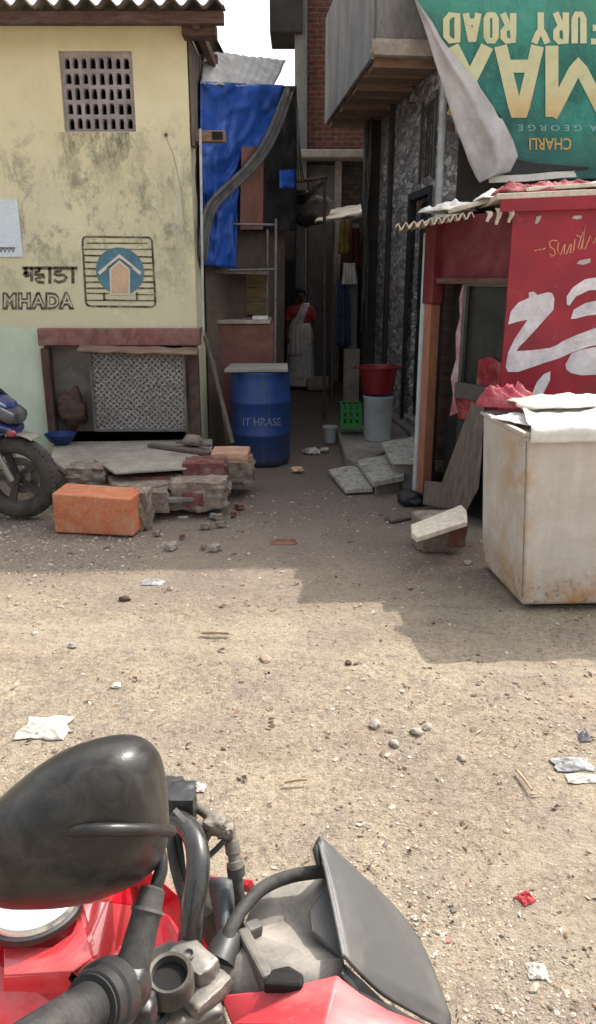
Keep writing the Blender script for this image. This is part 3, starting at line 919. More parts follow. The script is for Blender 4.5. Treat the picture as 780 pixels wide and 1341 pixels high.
gp = MB(); gp.box(((p.x + q.x) / 2, YW + .12, (p.z + q.z) / 2), (q.x - p.x + .26, .02, p.z - q.z + .1)); gp.build('inner_panel', M['concrete'], hz)
pp = MB(); pp.tube([PY(262, 168, 6.865), PY(264, 300, 6.865), PY(266, 440, 6.865)], .011, 8); pp.build('drain_pipe', M['whitepipe'], hz, smooth=60)
ck = MB()
cr = [(216, 175), (220, 186), (226, 200), (231, 220), (236, 246), (239, 268)]
stroke(ck, cr, 1.0, E(.003)); ck.build('wall_crack', mat('grey_crack_line', (.42, .39, .28), None, 9, .9), hz)
nl = MB(); nl.box(W(217, 176, .012), (.022, .024, .026)); nl.build('wall_hook', M['darkmetal'], hz, bevel=.008)

# notice at the left edge of the wall
nt_ = MB(); p, q = W(-30, 261, .006), W(30, 336, .006)
nt_.box(((p.x + q.x) / 2, YW - .008, (p.z + q.z) / 2), (q.x - p.x, .012, p.z - q.z))
no = nt_.build('notice_board', M['poster'], origin=((p.x + q.x) / 2, YW, q.z), bevel=.003)
tag(no, 'pale blue notice fixed to the cream wall left of the painted emblem', 'notice')
nm = MB()
for k in range(5):
    x = -6 + k * 5.2
    stroke(nm, [(x, 324), (x + 2, 330), (x + 3.6, 324.5)], 1.6, E(.018))
    stroke(nm, [(x, 324), (x + 4.4, 324)], 1.2, E(.018))
nm.build('notice_lettering', M['blackpaint'], no)

# bundle and bowl inside the doorway
bl = MB(); bl.blob(PY(94, 535, 6.86) + V(0, .02, 0), (.24, .18, .32), 4, 3, .45, 1.8)
o = bl.build('cloth_bundle', M['oldwood'], origin=PY(94, 560, 6.86), smooth=180); tag(o, 'brown cloth bundle stuffed in the low doorway beside the patterned shutter', 'bundle')
c = PY(80, 580, 6.68)
bw = MB(); bw.lathe((c.x, c.y, .285), [(.06, 0), (.10, .03), (.135, .085), (.14, .09), (.13, .085), (.09, .03), (.05, .012)], 28)
o = bw.build('bowl', M['drum'], origin=(c.x, c.y, .285), smooth=50); tag(o, 'dark blue plastic bowl on the stone step by the doorway', 'bowl')

# ------------------------------------------------------------------ rubble step in front of the house
def stone_px(name, x0, y0, x1, y1, Y, depth, m, seed, label, cat, box=.25, amp=.16, group=None, rot=0.0, zpad=0.0):
    a, b2 = PY(x0, y0, Y), PY(x1, y1, Y)
    cx, cz = (a.x + b2.x) / 2, (a.z + b2.z) / 2
    mb = MB(); mb.blob((cx, Y + depth / 2, cz), (abs(b2.x - a.x) * 1.0, depth, abs(a.z - b2.z) * 1.0 + zpad), seed, 3, amp * 1.25, 2.1, box * .8, Matrix.Rotation(rot, 3, 'Z'))
    o = mb.build(name, M[m], origin=(cx, Y + depth / 2, min(a.z, b2.z)), smooth=24)
    return tag(o, label, cat, group)


pl = MB()
pl.blob((-1.36, 6.33, .095), (1.32, .92, .23), 3, 3, .06, 1.2, .12); o = pl.build('rubble_plinth', M['mortar'], origin=(-1.36, 6.4, 0), smooth=60)
tag(o, 'crumbling mortar and rubble base under the stone door slab', 'plinth')
G1 = 'rubble and bricks of the broken step'
sl = MB()
sp_ = [PZ(70, 578, .28), PZ(150, 577, .28), PZ(278, 574, .28), PZ(277, 590, .28), PZ(235, 604, .28), PZ(160, 610, .28), PZ(84, 614, .28), PZ(66, 600, .28)]
sl.prism(sp_, (0, 0, -.045)); o = sl.build('stone_slab', M['slab'], origin=(-1.5, 6.4, .235), bevel=.01)
tag(o, 'broad grey stone slab laid as door step before the patterned shutter', 'slab')
sl = MB(); zz = .225
sp_ = [PZ(140, 622, zz), PZ(205, 618, zz), PZ(288, 606, zz), PZ(292, 614, zz), PZ(240, 628, zz), PZ(180, 640, zz), PZ(146, 634, zz)]
sl.prism(sp_, (0, 0, -.06)); o = sl.build('stone_slab', M['mortar'], origin=(-1.1, 5.9, .165), bevel=.012)
tag(o, 'narrow broken grey ledge just under the broad door slab', 'slab')
pk = MB(); pk.bar(PZ(196, 582, .30), PZ(276, 593, .30), .07, .025); pk.bar(PZ(232, 578, .315), PZ(275, 583, .315), .05, .022)
o = pk.build('wood_strip', M['plank'], origin=PZ(235, 588, .285), bevel=.003); tag(o, 'dark thin wooden strips lying on the right of the door slab', 'plank')
lp = MB(); lp.blob(PZ(252, 576, .335), (.17, .16, .10), 8, 3, .25)
o = lp.build('stone', M['mortar'], origin=PZ(252, 576, .29), smooth=55); tag(o, 'small grey lump of mortar on the slab at the right door jamb', 'stone')
stone_px('stone', 84, 613, 138, 643, 5.72, .28, 'mortar', 1, 'pale grey rubble stone under the slab nearest the blue motorcycle wheel', 'stone', group=G1)
stone_px('brick', 168, 625, 238, 650, 5.66, .24, 'brickred', 12, 'worn red brick set in the middle of the broken step', 'brick', box=.12, amp=.08, group=G1)
stone_px('brick', 238, 607, 294, 638, 5.72, .24, 'brickmaroon', 13, 'dark maroon painted brick at the right end under the ledge', 'brick', box=.12, amp=.09, group=G1)
stone_px('brick', 168, 645, 218, 673, 5.36, .22, 'mortar', 14, 'dusty brown brick on the ground behind the orange block', 'brick', box=.14, amp=.1, group=G1, rot=.15)
stone_px('stone', 221, 632, 294, 668, 5.46, .28, 'mortar', 15, 'rounded grey stone on the ground below the maroon brick', 'stone', box=.3, amp=.15, group=G1)
fc = MB(); fc.box(PY(252, 654, 5.452), (.16, .02, .10)); o = fc.build('brick', M['brickmaroon'], origin=PY(252, 660, 5.45), bevel=.01)
tag(o, 'small red brick face showing in the rounded grey stone', 'brick', G1)
stone_px('stone', 272, 603, 330, 636, 5.98, .30, 'mortar', 16, 'grey concrete lump at the step corner beside the blue drum', 'stone', box=.28, amp=.13, group=G1)
ot = MB(); ot.blob(PY(301, 600, 6.05) + V(0, .07, .018), (.30, .30, .075), 21, 3, .06, 1.2, .12)
o = ot.build('brick', M['orangetop'], origin=PY(299, 597, 6.1), smooth=50); tag(o, 'flat brick with faded orange top on the concrete lump by the drum', 'brick')
for k, (pts, z, th, m_, lab) in enumerate((([(96, 622), (150, 618), (176, 628), (160, 642), (104, 640)], .17, .05, 'mortar', 'flat broken slab jutting out left under the door slab'),
                                          ([(196, 640), (262, 634), (300, 622), (304, 634), (262, 650), (204, 654)], .15, .035, 'concrete', 'thin dark slab wedged between the maroon brick and the stone below'),
                                          ([(122, 600), (200, 596), (262, 598), (244, 612), (150, 618)], .305, .02, 'slab', 'thin pale flagstone lying on the broad door slab'))):
    mb = MB(); P = [PZ(x, y, z) for x, y in pts]; mb.prism(P, (0, 0, -th)); o = mb.build('stone_slab', M[m_], origin=sum(P, V(0, 0, 0)) / len(P), bevel=.006); tag(o, lab, 'slab', None)
# small rubble fallen from the step
for k in range(13):
    x = rnd.uniform(110, 350); y = rnd.uniform(655, 730)
    if 60 < x < 196 and y > 640: x += 130
    c = PZ(x, y, 0); sz = rnd.uniform(.018, .05)
    mb = MB(); mb.blob((c.x, c.y, sz * .25), (sz * 1.4, sz, sz * .8), 200 + k, 2, .35, 1.6, .2, Matrix.Rotation(k * 1.1, 3, 'Z'))
    o = mb.build('rubble_chip', M[('mortar', 'slab', 'brickred', 'mortar')[k % 4]], origin=(c.x, c.y, 0), smooth=45)
    tag(o, 'small rubble chip fallen on the shaded ground by the broken step', 'rubble', 'rubble chips by the broken step')
# bright orange block
ob = MB()
p0, p1, p2, p3 = PZ(72, 697, 0), PZ(174, 702, 0), PZ(186, 690, 0), PZ(88, 684, 0)
hgt = V(0, 0, .282)
ob.hexa([p0, p1, p2 + V(.02, .06, 0), p3 + V(0, .06, 0), p0 + hgt, p1 + hgt * .94, p2 + hgt * .96 + V(.02, .06, 0), p3 + hgt + V(0, .06, 0)])
o = ob.build('orange_block', M['orange'], origin=(p0 + p1) / 2, bevel=.012, segs=3)
tag(o, 'bright orange painted masonry block standing in front of the step', 'block')
ob = MB(); ob.blob(PZ(184, 691, 0) + V(.02, .05, .13), (.10, .17, .27), 31, 3, .25, 1.6, .2)
ob.build('broken_end', M['mortar'], o, smooth=55)

# ================================================================== TARP SHACK AND RACK
ts = thing('tarp_shack', 'lane shack hung with bright blue tarpaulin under a pale grey roof sheet', 'shack', (-.75, 9.0, 0))
T0, T1 = V(-.86, 7.28, 0), V(-.08, 8.60, 0)
tn = Vector((0, 0, 1)).cross(T1 - T0).normalized()
TPp = lambda x, y, d=0.0: PL(x, y, T0 - tn * d if tn.y > 0 else T0 + tn * d, tn)
bk = MB()
bk.prism([TPp(262, 105, -.12), TPp(376, 118, -.12), V(-.17, 8.7, 0), V(-.86, 7.42, 0)], (-.02, .05, 0))
bk.box((-.82, 9.9, 1.6), (1.14, 2.2, 3.2))
bk.build('wall', M['brownwall'], ts)
right = [(108, 372), (130, 366), (152, 360), (190, 344), (225, 324), (260, 312), (300, 310), (348, 309)]


def rx(y):
    for (ya, xa), (yb, xb) in zip(right, right[1:]):
        if y <= yb: return xa + (xb - xa) * (y - ya) / (yb - ya)
    return right[-1][1]


def tarp(u, v):
    y = 106 + 5 * u + (346 - 106) * v
    x = 262 + (rx(y) - 262) * u
    d = .05 + .05 * mn.noise(Vector((u * 3, v * 5, 1))) + .035 * (1 - abs(mn.noise(Vector((u * 3 + v * 4, v * 7 - u * 2, 6))))) ** 4 - .03 * (1 - abs(mn.noise(Vector((u * 4 - v * 2, v * 5 + u * 3, 9))))) ** 5
    return TPp(x, y, d)


tb = MB(); tb.grid(tarp, 30, 60); tb.build('tarpaulin', M['tarp'], ts, smooth=180, solid=.006)
bd = MB(); pth = [(380, 112), (366, 150), (352, 185), (334, 212), (308, 238), (284, 258), (272, 275), (267, 300), (264, 345)]
for k, (off, rr) in enumerate(((0, .034), (6, .022), (-5, .018))):
    bd.tube([TPp(x + off * .8, y + off * .5, .12 + .02 * k) for x, y in pth], [rr * rnd.uniform(.8, 1.2) for _ in pth], 9)
bd.build('rolled_canvas', M['greycloth'], ts, smooth=180, subsurf=1)
bc = MB()


def black(u, v):
    y = 112 + 190 * v
    xl = rx(y) - 4 if y < 346 else 320
    x = xl + (388 - xl) * u
    return TPp(x, y, .02 + .07 * mn.noise(Vector((u * 4, v * 8, 3))))


bc.grid(black, 14, 26); bc.build('black_sheet', M['tarpdark'], ts, smooth=180, solid=.006)
for x0, x1, y0, y1 in ((366, 386, 222, 246),):
    mbb = MB(); mbb.grid(lambda u, v: TPp(x0 + (x1 - x0) * u, y0 + (y1 - y0) * v, .18 + .03 * mn.noise(Vector((u * 4, v * 4, 8)))), 6, 6)
    mbb.build('tarpaulin', M['tarp'], ts, smooth=180, solid=.005)
wb = MB(); wb.prism([TPp(316, 192, .10), TPp(345, 190, .10), TPp(344, 300, .10), TPp(314, 300, .10)], (0, .02, 0)); wb.build('wall_board', M['cabinet'], ts)
rr = MB()
q0, q1, q2, q3 = PY(268, 66, 8.0), PY(374, 79, 9.4), PY(356, 116, 8.3), PY(262, 108, 7.22)
rr.grid(lambda u, v: (q3.lerp(q2, u)).lerp(q0.lerp(q1, u), v) + V(0, 0, .03 * mn.noise(Vector((u * 3, v * 3, 2))) + .006 * math.sin(u * 60)), 30, 12)
rr.build('roof_sheet', M['tinroof'], ts, smooth=180, solid=.012)

rk = thing('pipe_rack', 'thin rusty pipe rack with dusty shelf standing before the blue tarpaulin', 'rack', (-.55, 7.7, 0))
YR = 7.62
R_ = lambda x, y, Y=YR: PY(x, y, Y)
for xa, xb, ya, yb in ((264, 361, 292, 294), (264, 361, 354, 352)):
    mb = MB(); mb.tube([R_(xa, ya), R_(xb, yb)], .011, 8); mb.build('rail', M['steel'], rk, smooth=60)
for x, ya, yb, Y in ((361, 286, 486, YR), (350, 300, 420, YR + .3), (266, 286, 430, YR)):
    mb = MB(); mb.tube([R_(x, ya, Y), R_(x - 1, yb, Y)], .013, 8); mb.build('post', M['steel'], rk, smooth=60)
mb = MB(); mb.hexa([R_(266, 357), R_(352, 359), R_(352, 359) + V(0, .4, 0), R_(266, 357) + V(0, .4, 0), R_(266, 352), R_(352, 355), R_(352, 355) + V(0, .4, 0), R_(266, 352) + V(0, .4, 0)])
mb.build('shelf', M['plank'], rk)
mb = MB(); p, q = R_(262, 358, YR + .42), R_(346, 412, YR + .42)
for k in range(3): mb.box(((p.x + q.x) / 2, YR + .43 + .003 * k, q.z + (p.z - q.z) * (k + .5) / 3), (q.x - p.x + .1, .02, (p.z - q.z) / 3 * .96))
mb.build('back_board', mat('olive_brown_board', (.20, .145, .075), (.12, .09, .05), 4, .85, sc=(1, 6, 6), dirt=(.08, .06, .045)), rk, bevel=.003)

cb = thing('storage_box', 'reddish brown board cabinet under the pipe rack behind the blue drum', 'cabinet', (-.56, 7.85, 0))
p, q = R_(268, 414), R_(359, 424)
mb = MB(); mb.box(((p.x + q.x) / 2, 7.93, q.z / 2), (q.x - p.x, .58, q.z)); mb.build('body', M['cabinet'], cb, bevel=.012)
mb = MB(); mb.box(((p.x + q.x) / 2 - .02, 7.92, q.z + .02), (q.x - p.x - .04, .63, .035)); mb.build('top_board', M['paleconc'], cb, bevel=.006)
mb = MB(); mb.box((R_(340, 412).x, 7.75, q.z + .055), (.15, .22, .03)); o = mb.build('paper_pile', M['whitecloth'], origin=(R_(340, 412).x, 7.75, q.z + .038), bevel=.005)
tag(o, 'small white paper pile on top of the brown cabinet', 'papers')

# leaning poles
for (xa, ya, Ya), (xb, yb, Yb), r, lab in (((265, 428, 7.18), (304, 580, 6.86), .022, 'thick grey wooden pole leaning on the brown cabinet'),
                                           ((280, 470, 7.45), (300, 574, 7.25), .012, 'thin dark stick leaning behind the thick grey pole')):
    a, b2 = PY(xa, ya, Ya), PY(xb, yb, Yb)
    b2 = b2 if lab[:5] == 'thick' else V(b2.x, b2.y, .0)
    mb = MB(); mb.tube([b2, b2.lerp(a, .5) + V(.004, 0, 0), a], [r, r * .95, r * .9], 9)
    o = mb.build('leaning_pole', M['plank'], origin=b2, smooth=60); tag(o, lab, 'pole')

# blue drum
dc = V(-.352, 7.26, 0)
dr = thing('water_drum', 'scuffed blue plastic drum with white lettering and a flat board on top', 'drum', dc)
pf = [(.255, 0), (.272, .02), (.276, .06), (.276, .26), (.287, .275), (.287, .30), (.278, .315), (.278, .56), (.288, .575), (.288, .60), (.278, .615), (.276, .78), (.268, .82), (.272, .83), (.272, .865), (.24, .87)]
def drum_mat():
    m, nt, b = nodes_of('grimy_blue_drum')
    v = coord(nt)
    sx = nt.nodes.new('ShaderNodeSeparateXYZ'); nt.links.new(v, sx.inputs[0])
    c = ramp(nt, noise_(nt, v, 4, 6, .65), [(.3, (.007, .032, .14)), (.7, (.012, .052, .22))])
    mr = nt.nodes.new('ShaderNodeMapRange'); mr.inputs['From Min'].default_value = .50; mr.inputs['From Max'].default_value = .05
    nt.links.new(math_(nt, 'ADD', sx.outputs[2], math_(nt, 'MULTIPLY', noise_(nt, v, 5, 8, .75), .35)), mr.inputs['Value'])
    c = mixc(nt, math_(nt, 'MULTIPLY', mr.outputs[0], 1.0), c, (.055, .055, .052))
    st = noise_(nt, coord(nt, (9, 9, .8)), 1.5, 8, .75)
    c = mixc(nt, ramp(nt, st, [(.54, 0.0), (.68, .6)]), c, (.075, .085, .10))
    c = mixc(nt, ramp(nt, noise_(nt, v, 24, 7, .8), [(.62, 0.0), (.68, .6)]), c, (.14, .16, .20))
    nt.links.new(c, b.inputs['Base Color']); b.inputs['Roughness'].default_value = .5
    bump_(nt, b, noise_(nt, v, 9, 5), .3, .02)
    return m


mb = MB(); mb.lathe(dc, pf, 40); mb.build('body', drum_mat(), dr, smooth=40)


def on_drum(x, y):
    r = ray(x, y); o_ = Vector((0, 0, CAMZ)); rad = .2825
    a = r.x ** 2 + r.y ** 2; b = 2 * (r.x * (o_.x - dc.x) + r.y * (o_.y - dc.y)); c = (o_.x - dc.x) ** 2 + (o_.y - dc.y) ** 2 - rad ** 2
    t = (-b - math.sqrt(max(0, b * b - 4 * a * c))) / (2 * a)
    return o_ + r * t


text_mb('IT HRASE', on_drum, 318, 368, 547, 557, bold=.0).build('drum_lettering', mat('worn_drum_print', (.34, .38, .46), (.08, .10, .20), 18, .6, bump=0), dr)
a, b2 = PY(296, 487, 7.45), PY(379, 498, 6.98)
mb = MB(); mb.hexa([V(-.66, 6.98, .872), V(-.09, 7.02, .872), V(-.10, 7.5, .872), V(-.64, 7.48, .872), V(-.66, 6.98, .90), V(-.09, 7.02, .90), V(-.10, 7.5, .90), V(-.64, 7.48, .90)])
o = mb.build('drum_cover', M['board'], origin=(-.36, 7.25, .872), bevel=.004); tag(o, 'pale grey flat board covering the blue drum', 'board')

# ================================================================== RIGHT STONE HOUSE
B = V(1.285, 7.8, 0)
an = math.radians(5.45)
ef, ebk = V(math.cos(an), math.sin(an), 0), V(-math.sin(an), math.cos(an), 0)
H = lambda a, b, z=0.0: B + ef * a + ebk * b + V(0, 0, z)
RZ = Matrix.Rotation(an, 3, 'Z')
sh = thing('stone_house', 'stone clad house with grey overhanging balcony along the right of the lane', 'house', H(2, 1.7))
HB = lambda mb, a0, a1, b0, b1, z0, z1: mb.box(H((a0 + a1) / 2, (b0 + b1) / 2, (z0 + z1) / 2), (abs(a1 - a0), abs(b1 - b0), abs(z1 - z0)), RZ)
mb = MB()
mb.wall(H(0, 0), ebk, ef, .2, 0, 3.4, 0, 3.6, [(.16, .92, .2, 2.45), (.08, .56, 2.62, 3.28)])
mb.build('side_wall', M['cobble'], sh)
mb = MB(); mb.wall(H(.2, 0), ef, ebk, .2, 0, 4.4, 0, 3.6, []); mb.wall(H(0, 3.4), ef, -ebk, .2, 0.2, 4.6, 0, 3.6, [])
HB(mb, 4.4, 4.6, .2, 3.2, 0, 3.6)
mb.build('front_wall', M['darkplaster'], sh)
mb = MB(); HB(mb, 0.0, .2, 3.42, 5.6, 0, 1.9); mb.build('added_shade_wall', M['darkplaster'], sh)  # wall added to close a sky gap and darken the lane floor
mb = MB(); HB(mb, .10, .13, .18, .90, .2, 2.43); d_ = mb.build('door', M['darkdoor'], sh)
mb = MB(); HB(mb, .075, .10, .24, .84, .35, 1.2); HB(mb, .075, .10, .24, .84, 1.35, 2.3); mb.build('door_panel', M['darkdoor'], d_, bevel=.01)
mb = MB()
for b0, b1 in ((.10, .16), (.92, .98)): HB(mb, -.03, .05, b0, b1, .1, 2.52)
HB(mb, -.03, .05, .16, .92, 2.45, 2.52); mb.build('door_frame', M['darkdoor'], sh)
mb = MB(); HB(mb, .10, .12, .10, .54, 2.64, 3.26); wn = mb.build('window', M['glassdark'], sh)
mb = MB()
for k in range(5): b = .12 + .40 * k / 4; mb.tube([H(.03, b, 2.63), H(.03, b, 3.27)], .008, 6)
for b0, b1 in ((.04, .08), (.56, .60)): HB(mb, -.025, .04, b0, b1, 2.58, 3.32)
mb.build('window_bars', M['darkmetal'], wn)
mb = MB(); HB(mb, -.16, .0, 2.72, 3.05, 0, 3.58); HB(mb, -.05, 0, 1.9, 2.02, 0, 3.58); mb.build('pillar', M['darkplaster'], sh, bevel=.012)
mb = MB()
for k in range(6):
    a0 = -.17 - .012 * (k % 3); b0 = 2.70 - .05 * k
    mb.tube([H(a0 + .02 * math.sin(z * 3 + k), b0 + .03 * math.sin(z * 2.1 + k * 2), z) for z in [1.0 + .25 * j for j in range(11)]], .009, 6)
mb.build('cable_bundle', M['greycloth'], sh, smooth=180)
# balcony
mb = MB(); HB(mb, -.60, 0, 0.03, 3.2, 3.60, 3.74); mb.build('balcony_slab', M['paleconc'], sh, bevel=.015)
mb = MB()
for k in range(7):
    b = .10 + k * .46
    HB(mb, -.598, -.01, b, b + .25, 3.50 + .02 * (k % 2), 3.598)
mb.build('soffit_board', M['joist'], sh, bevel=.01)
mb = MB(); mb.blob(H(-.30, .0, 3.63), (.66, .10, .13), 7, 3, .12, 2.2, .1, RZ); mb.build('broken_edge', M['paleconc'], sh, smooth=50)
mb = MB(); HB(mb, -.645, -.602, .02, 3.2, 3.545, 4.75); mb.build('balcony_parapet', M['greyplaster'], sh, bevel=.01)
mb = MB(); HB(mb, -.60, 0.02, -.01, .028, 3.69, 4.75); mb.build('balcony_front', M['greyplaster'], sh, bevel=.01)
mb = MB(); mb.wall(H(0, .10), ef, ebk, .2, 0.03, 4.6, 3.6, 6.08, []); mb.wall(H(0, .3), ebk, ef, .2, 0, 3.1, 3.74, 6.08, [(.4, 1.1, 3.75, 5.6), (1.6, 2.4, 4.4, 5.5)])
mb.build('upper_wall', M['greyplaster'], sh)
mb = MB(); mb.prism([V(.55, 7.80, 6.1), V(1.68, 7.82, 6.1), V(3.54, 7.90, 6.1), V(7, 8.1, 6.1), V(6.7, 12, 6.1), V(.2, 11.6, 6.1)], (0, 0, .1)); mb.build('roof', M['asbestos'], sh, bevel=.01)
mb = MB(); mb.tube([H(.02, -.06, 3.5), H(.02, -.06, 1.8), H(.02, -.06, 0)], .034, 12); mb.build('drain_pipe', M['whitepipe'], sh, smooth=60)
mb = MB(); HB(mb, -.10, .2, -.005, 3.3, 0.0, .14); mb.build('plinth', M['concrete'], sh, bevel=.01)

# ------------------------------------------------------------------ banner on the front
BN = -.24
bp0 = H(0, BN); bnrm = ebk
BP = lambda x, y, d=0.0: PL(x, y, bp0 - ebk * d, bnrm)
bn = thing('torn_banner', 'large teal printed banner hung upside down with its corner folded forward', 'banner', BP(690, 238))
fold = [(545, -60), (545, 0), (560, 30), (577, 62), (596, 75), (620, 105), (640, 133), (660, 158), (668, 176), (672, 200), (648, 228), (640, 236)]


def fx(y):
    for (xa, ya), (xb, yb) in zip(fold, fold[1:]):
        if y <= yb: return xa + (xb - xa) * (y - ya) / (yb - ya)
    return fold[-1][0]


def wave(x, y):
    return .018 * math.sin(x * .045 + y * .02) + .012 * math.sin(y * .06 - x * .02)


def ban(u, v):
    y = -150 + (236 - 8 * u + 150) * v
    xl = fx(min(y, 236)) if y > -60 else 545
    x = xl + (1010 - xl) * u
    return BP(x, y, wave(x, y))


mb = MB(); mb.grid(ban, 60, 60); b0 = mb.build('printed_sheet', M['banner'], bn, smooth=180)
BT = lambda d: (lambda x, y: BP(x, y, d + wave(x, y)))


GL = {'R': ([(0, 0), (0, 1), (.7, 1), (1, .88), (1, .62), (.7, .48), (0, .48)], [(.45, .48), (1, 0)]),
      'O': ([(.5, 0), (.22, 0), (0, .14), (0, .86), (.22, 1), (.78, 1), (1, .86), (1, .14), (.78, 0), (.5, 0)],),
      'A': ([(0, 0), (.42, 1), (.58, 1), (1, 0)], [(.2, .26), (.8, .26)]),
      'D': ([(0, .5), (0, 1), (.66, 1), (1, .82), (1, .18), (.66, 0), (0, 0), (0, .5)],),
      'F': ([(0, 0), (0, 1), (1, 1)], [(0, .5), (.8, .5)]),
      'U': ([(0, 1), (0, .16), (.24, 0), (.76, 0), (1, .16), (1, 1)],),
      'Y': ([(0, 1), (.5, .46), (1, 1)], [(.5, .5), (.5, 0)]),
      'M': ([(0, 0), (0, 1)], [(0.02, 1), (.5, .22), (.98, 1)], [(1, 1), (1, 0)]),
      'X': ([(0, 1), (1, 0)], [(0, 0), (1, 1)])}


def bigtxt(body, rects, y0, y1, sw, m):
    """heavy poster capitals, rotated half a turn; rects gives (left, right) of each glyph"""
    for ch, (xa, xb) in zip(body, rects):
        q = MB(); h = sw / 2
        for k, pl_ in enumerate(GL[ch]):
            pts = []
            for x, y in pl_:
                pts.append(((xb - h) + (xa - xb + sw) * x, (y0 + h) + (y1 - y0 - sw) * y))
            # resample so that the ribbon follows the cloth
            dense = []
            for (ax, ay), (bx, by) in zip(pts, pts[1:]):
                n = max(1, int(math.hypot(bx - ax, by - ay) / 9))
                dense += [(ax + (bx - ax) * i / n, ay + (by - ay) * i / n) for i in range(n)]
            dense.append(pts[-1])
            stroke(q, dense, sw, BT(.006 + .0015 * k))
        q.build('banner_lettering', M[m], b0)


def txt(body, x0, x1, y0, y1, bold, m, sp=1.0):
    t = text_mb(body, lambda x, y: V(x, y, 0), x0, x1, y0, y1, flip=True, bold=bold, spacing=sp)
    q = MB(); q.add([BT(.006)(p.x, p.y) for p in t.v], t.f)
    return q.build('banner_lettering', M[m], b0)


M['gold'] = mat('pale_gold_print', (.64, .61, .38), (.50, .53, .30), 5, .5, bump=0, dirt=(.62, .42, .16), dscale=4, damt=.55)
M['paleblue'] = mat('pale_blue_print', (.30, .50, .52), None, 8, .5, bump=0)
def gold_mat():
    m, nt, b = nodes_of('gold_print_faded')
    v = coord(nt, world=True)
    sx = nt.nodes.new('ShaderNodeSeparateXYZ'); nt.links.new(v, sx.inputs[0])
    g = math_(nt, 'ADD', sx.outputs[2], math_(nt, 'MULTIPLY', noise_(nt, v, 3, 6, .7), .5))
    mr = nt.nodes.new('ShaderNodeMapRange'); mr.inputs['From Min'].default_value = 3.62; mr.inputs['From Max'].default_value = 3.28
    nt.links.new(g, mr.inputs['Value'])
    c = mixc(nt, mr.outputs[0], (.62, .60, .37), (.56, .36, .13))
    c = mixc(nt, ramp(nt, noise_(nt, v, 9, 8, .75), [(.5, 0.0), (.72, .55)]), c, (.28, .42, .27))
    nt.links.new(c, b.inputs['Base Color']); b.inputs['Roughness'].default_value = .5
    return m


M['gold'] = gold_mat()
bigtxt('DAOR'[::-1], [(655, 676), (633, 653), (606, 630), (580, 603)], 15, 57, 8.5, 'gold')
bigtxt('FURY', [(772, 792), (748, 768), (724, 745), (696, 720)], 14, 58, 8.5, 'gold')
bigtxt('MAX', [(714, 800), (648, 711), (586, 644)], 56, 156, 17, 'gold')
txt('CHARLI', 693, 748, 180, 196, .012, 'gold')
txt('A  G E O R G E', 678, 782, 163, 171, .0, 'paleblue')
hm = MB(); q = [(640, 236), (690, 234), (740, 229), (800, 226), (1010, 224)]
for (xa, ya), (xb, yb) in zip(q, q[1:]): hm.poly([BT(.008)(xa, ya - 6), BT(.008)(xb, yb - 6), BT(.008)(xb, yb + 3), BT(.008)(xa, ya + 3)])
hm.build('white_hem', M['whitecloth'], b0)
sdw = MB(); sdw.poly([BT(.007)(*p) for p in ((652, 226), (672, 207), (700, 213), (738, 216), (770, 218), (770, 222), (700, 226), (664, 229))]); sdw.build('fold_shadow_strip', M['tarpdark'], b0)  # shadow beneath the folded corner, painted as a dark strip
FL = [(541, -40, 545), (543, 0, 545), (553, 28, 566), (560, 50, 577), (569, 80, 601), (578, 108, 624), (588, 140, 646), (597, 168, 661), (606, 190, 672), (613, 210, 678), (622, 230, 668), (628, 239, 640)]


def flap(u, v):
    f = v * (len(FL) - 1); i = min(int(f), len(FL) - 2); k = f - i
    xl = FL[i][0] + (FL[i + 1][0] - FL[i][0]) * k; y = FL[i][1] + (FL[i + 1][1] - FL[i][1]) * k; xr = FL[i][2] + (FL[i + 1][2] - FL[i][2]) * k
    x = xl + (xr - xl) * u
    y2 = y + (-6 * u if v > .6 else 0)
    crease = .05 * math.exp(-((u - .62) / .10) ** 2) * min(1, v * 1.6) - .045 * math.exp(-((u - .30) / .10) ** 2) * v + .02 * mn.noise(Vector((u * 4, v * 9, 2))) + .03 * math.exp(-((v - .80 + .15 * u) / .03) ** 2)
    return BP(x, y2, .03 + .10 * v * math.sin(math.pi * min(1, .15 + u * .75)) + crease)


mb = MB(); mb.grid(flap, 18, 44)
M['flap'] = mat('grey_white_banner_back', (.52, .50, .50), (.38, .36, .365), 3, .6, bump=.3, bscale=9, dist=.02, fine=.2, dirt=(.26, .245, .24), dscale=4, damt=.5)
mb.build('folded_corner', M['flap'], bn, smooth=180, solid=.004)

# ================================================================== STEPS, TUBS
def slabpx(name, pts, z, th, label, cat, m='slab', base=None):
    mb = MB(); P = [PZ(x, y, z) for x, y in pts]
    mb.prism(P, (0, 0, -th)); c = sum(P, V(0, 0, 0)) / len(P)
    o = mb.build(name, M[m], origin=(c.x, c.y, z - th), bevel=.008); tag(o, label, cat)
    if base:
        k = MB(); k.prism([c + (p - c) * .82 - V(0, 0, th + .001) for p in P], (0, 0, -(z - th + .03))); k.build('rubble_base', M[base], o, bevel=.012)
    return o


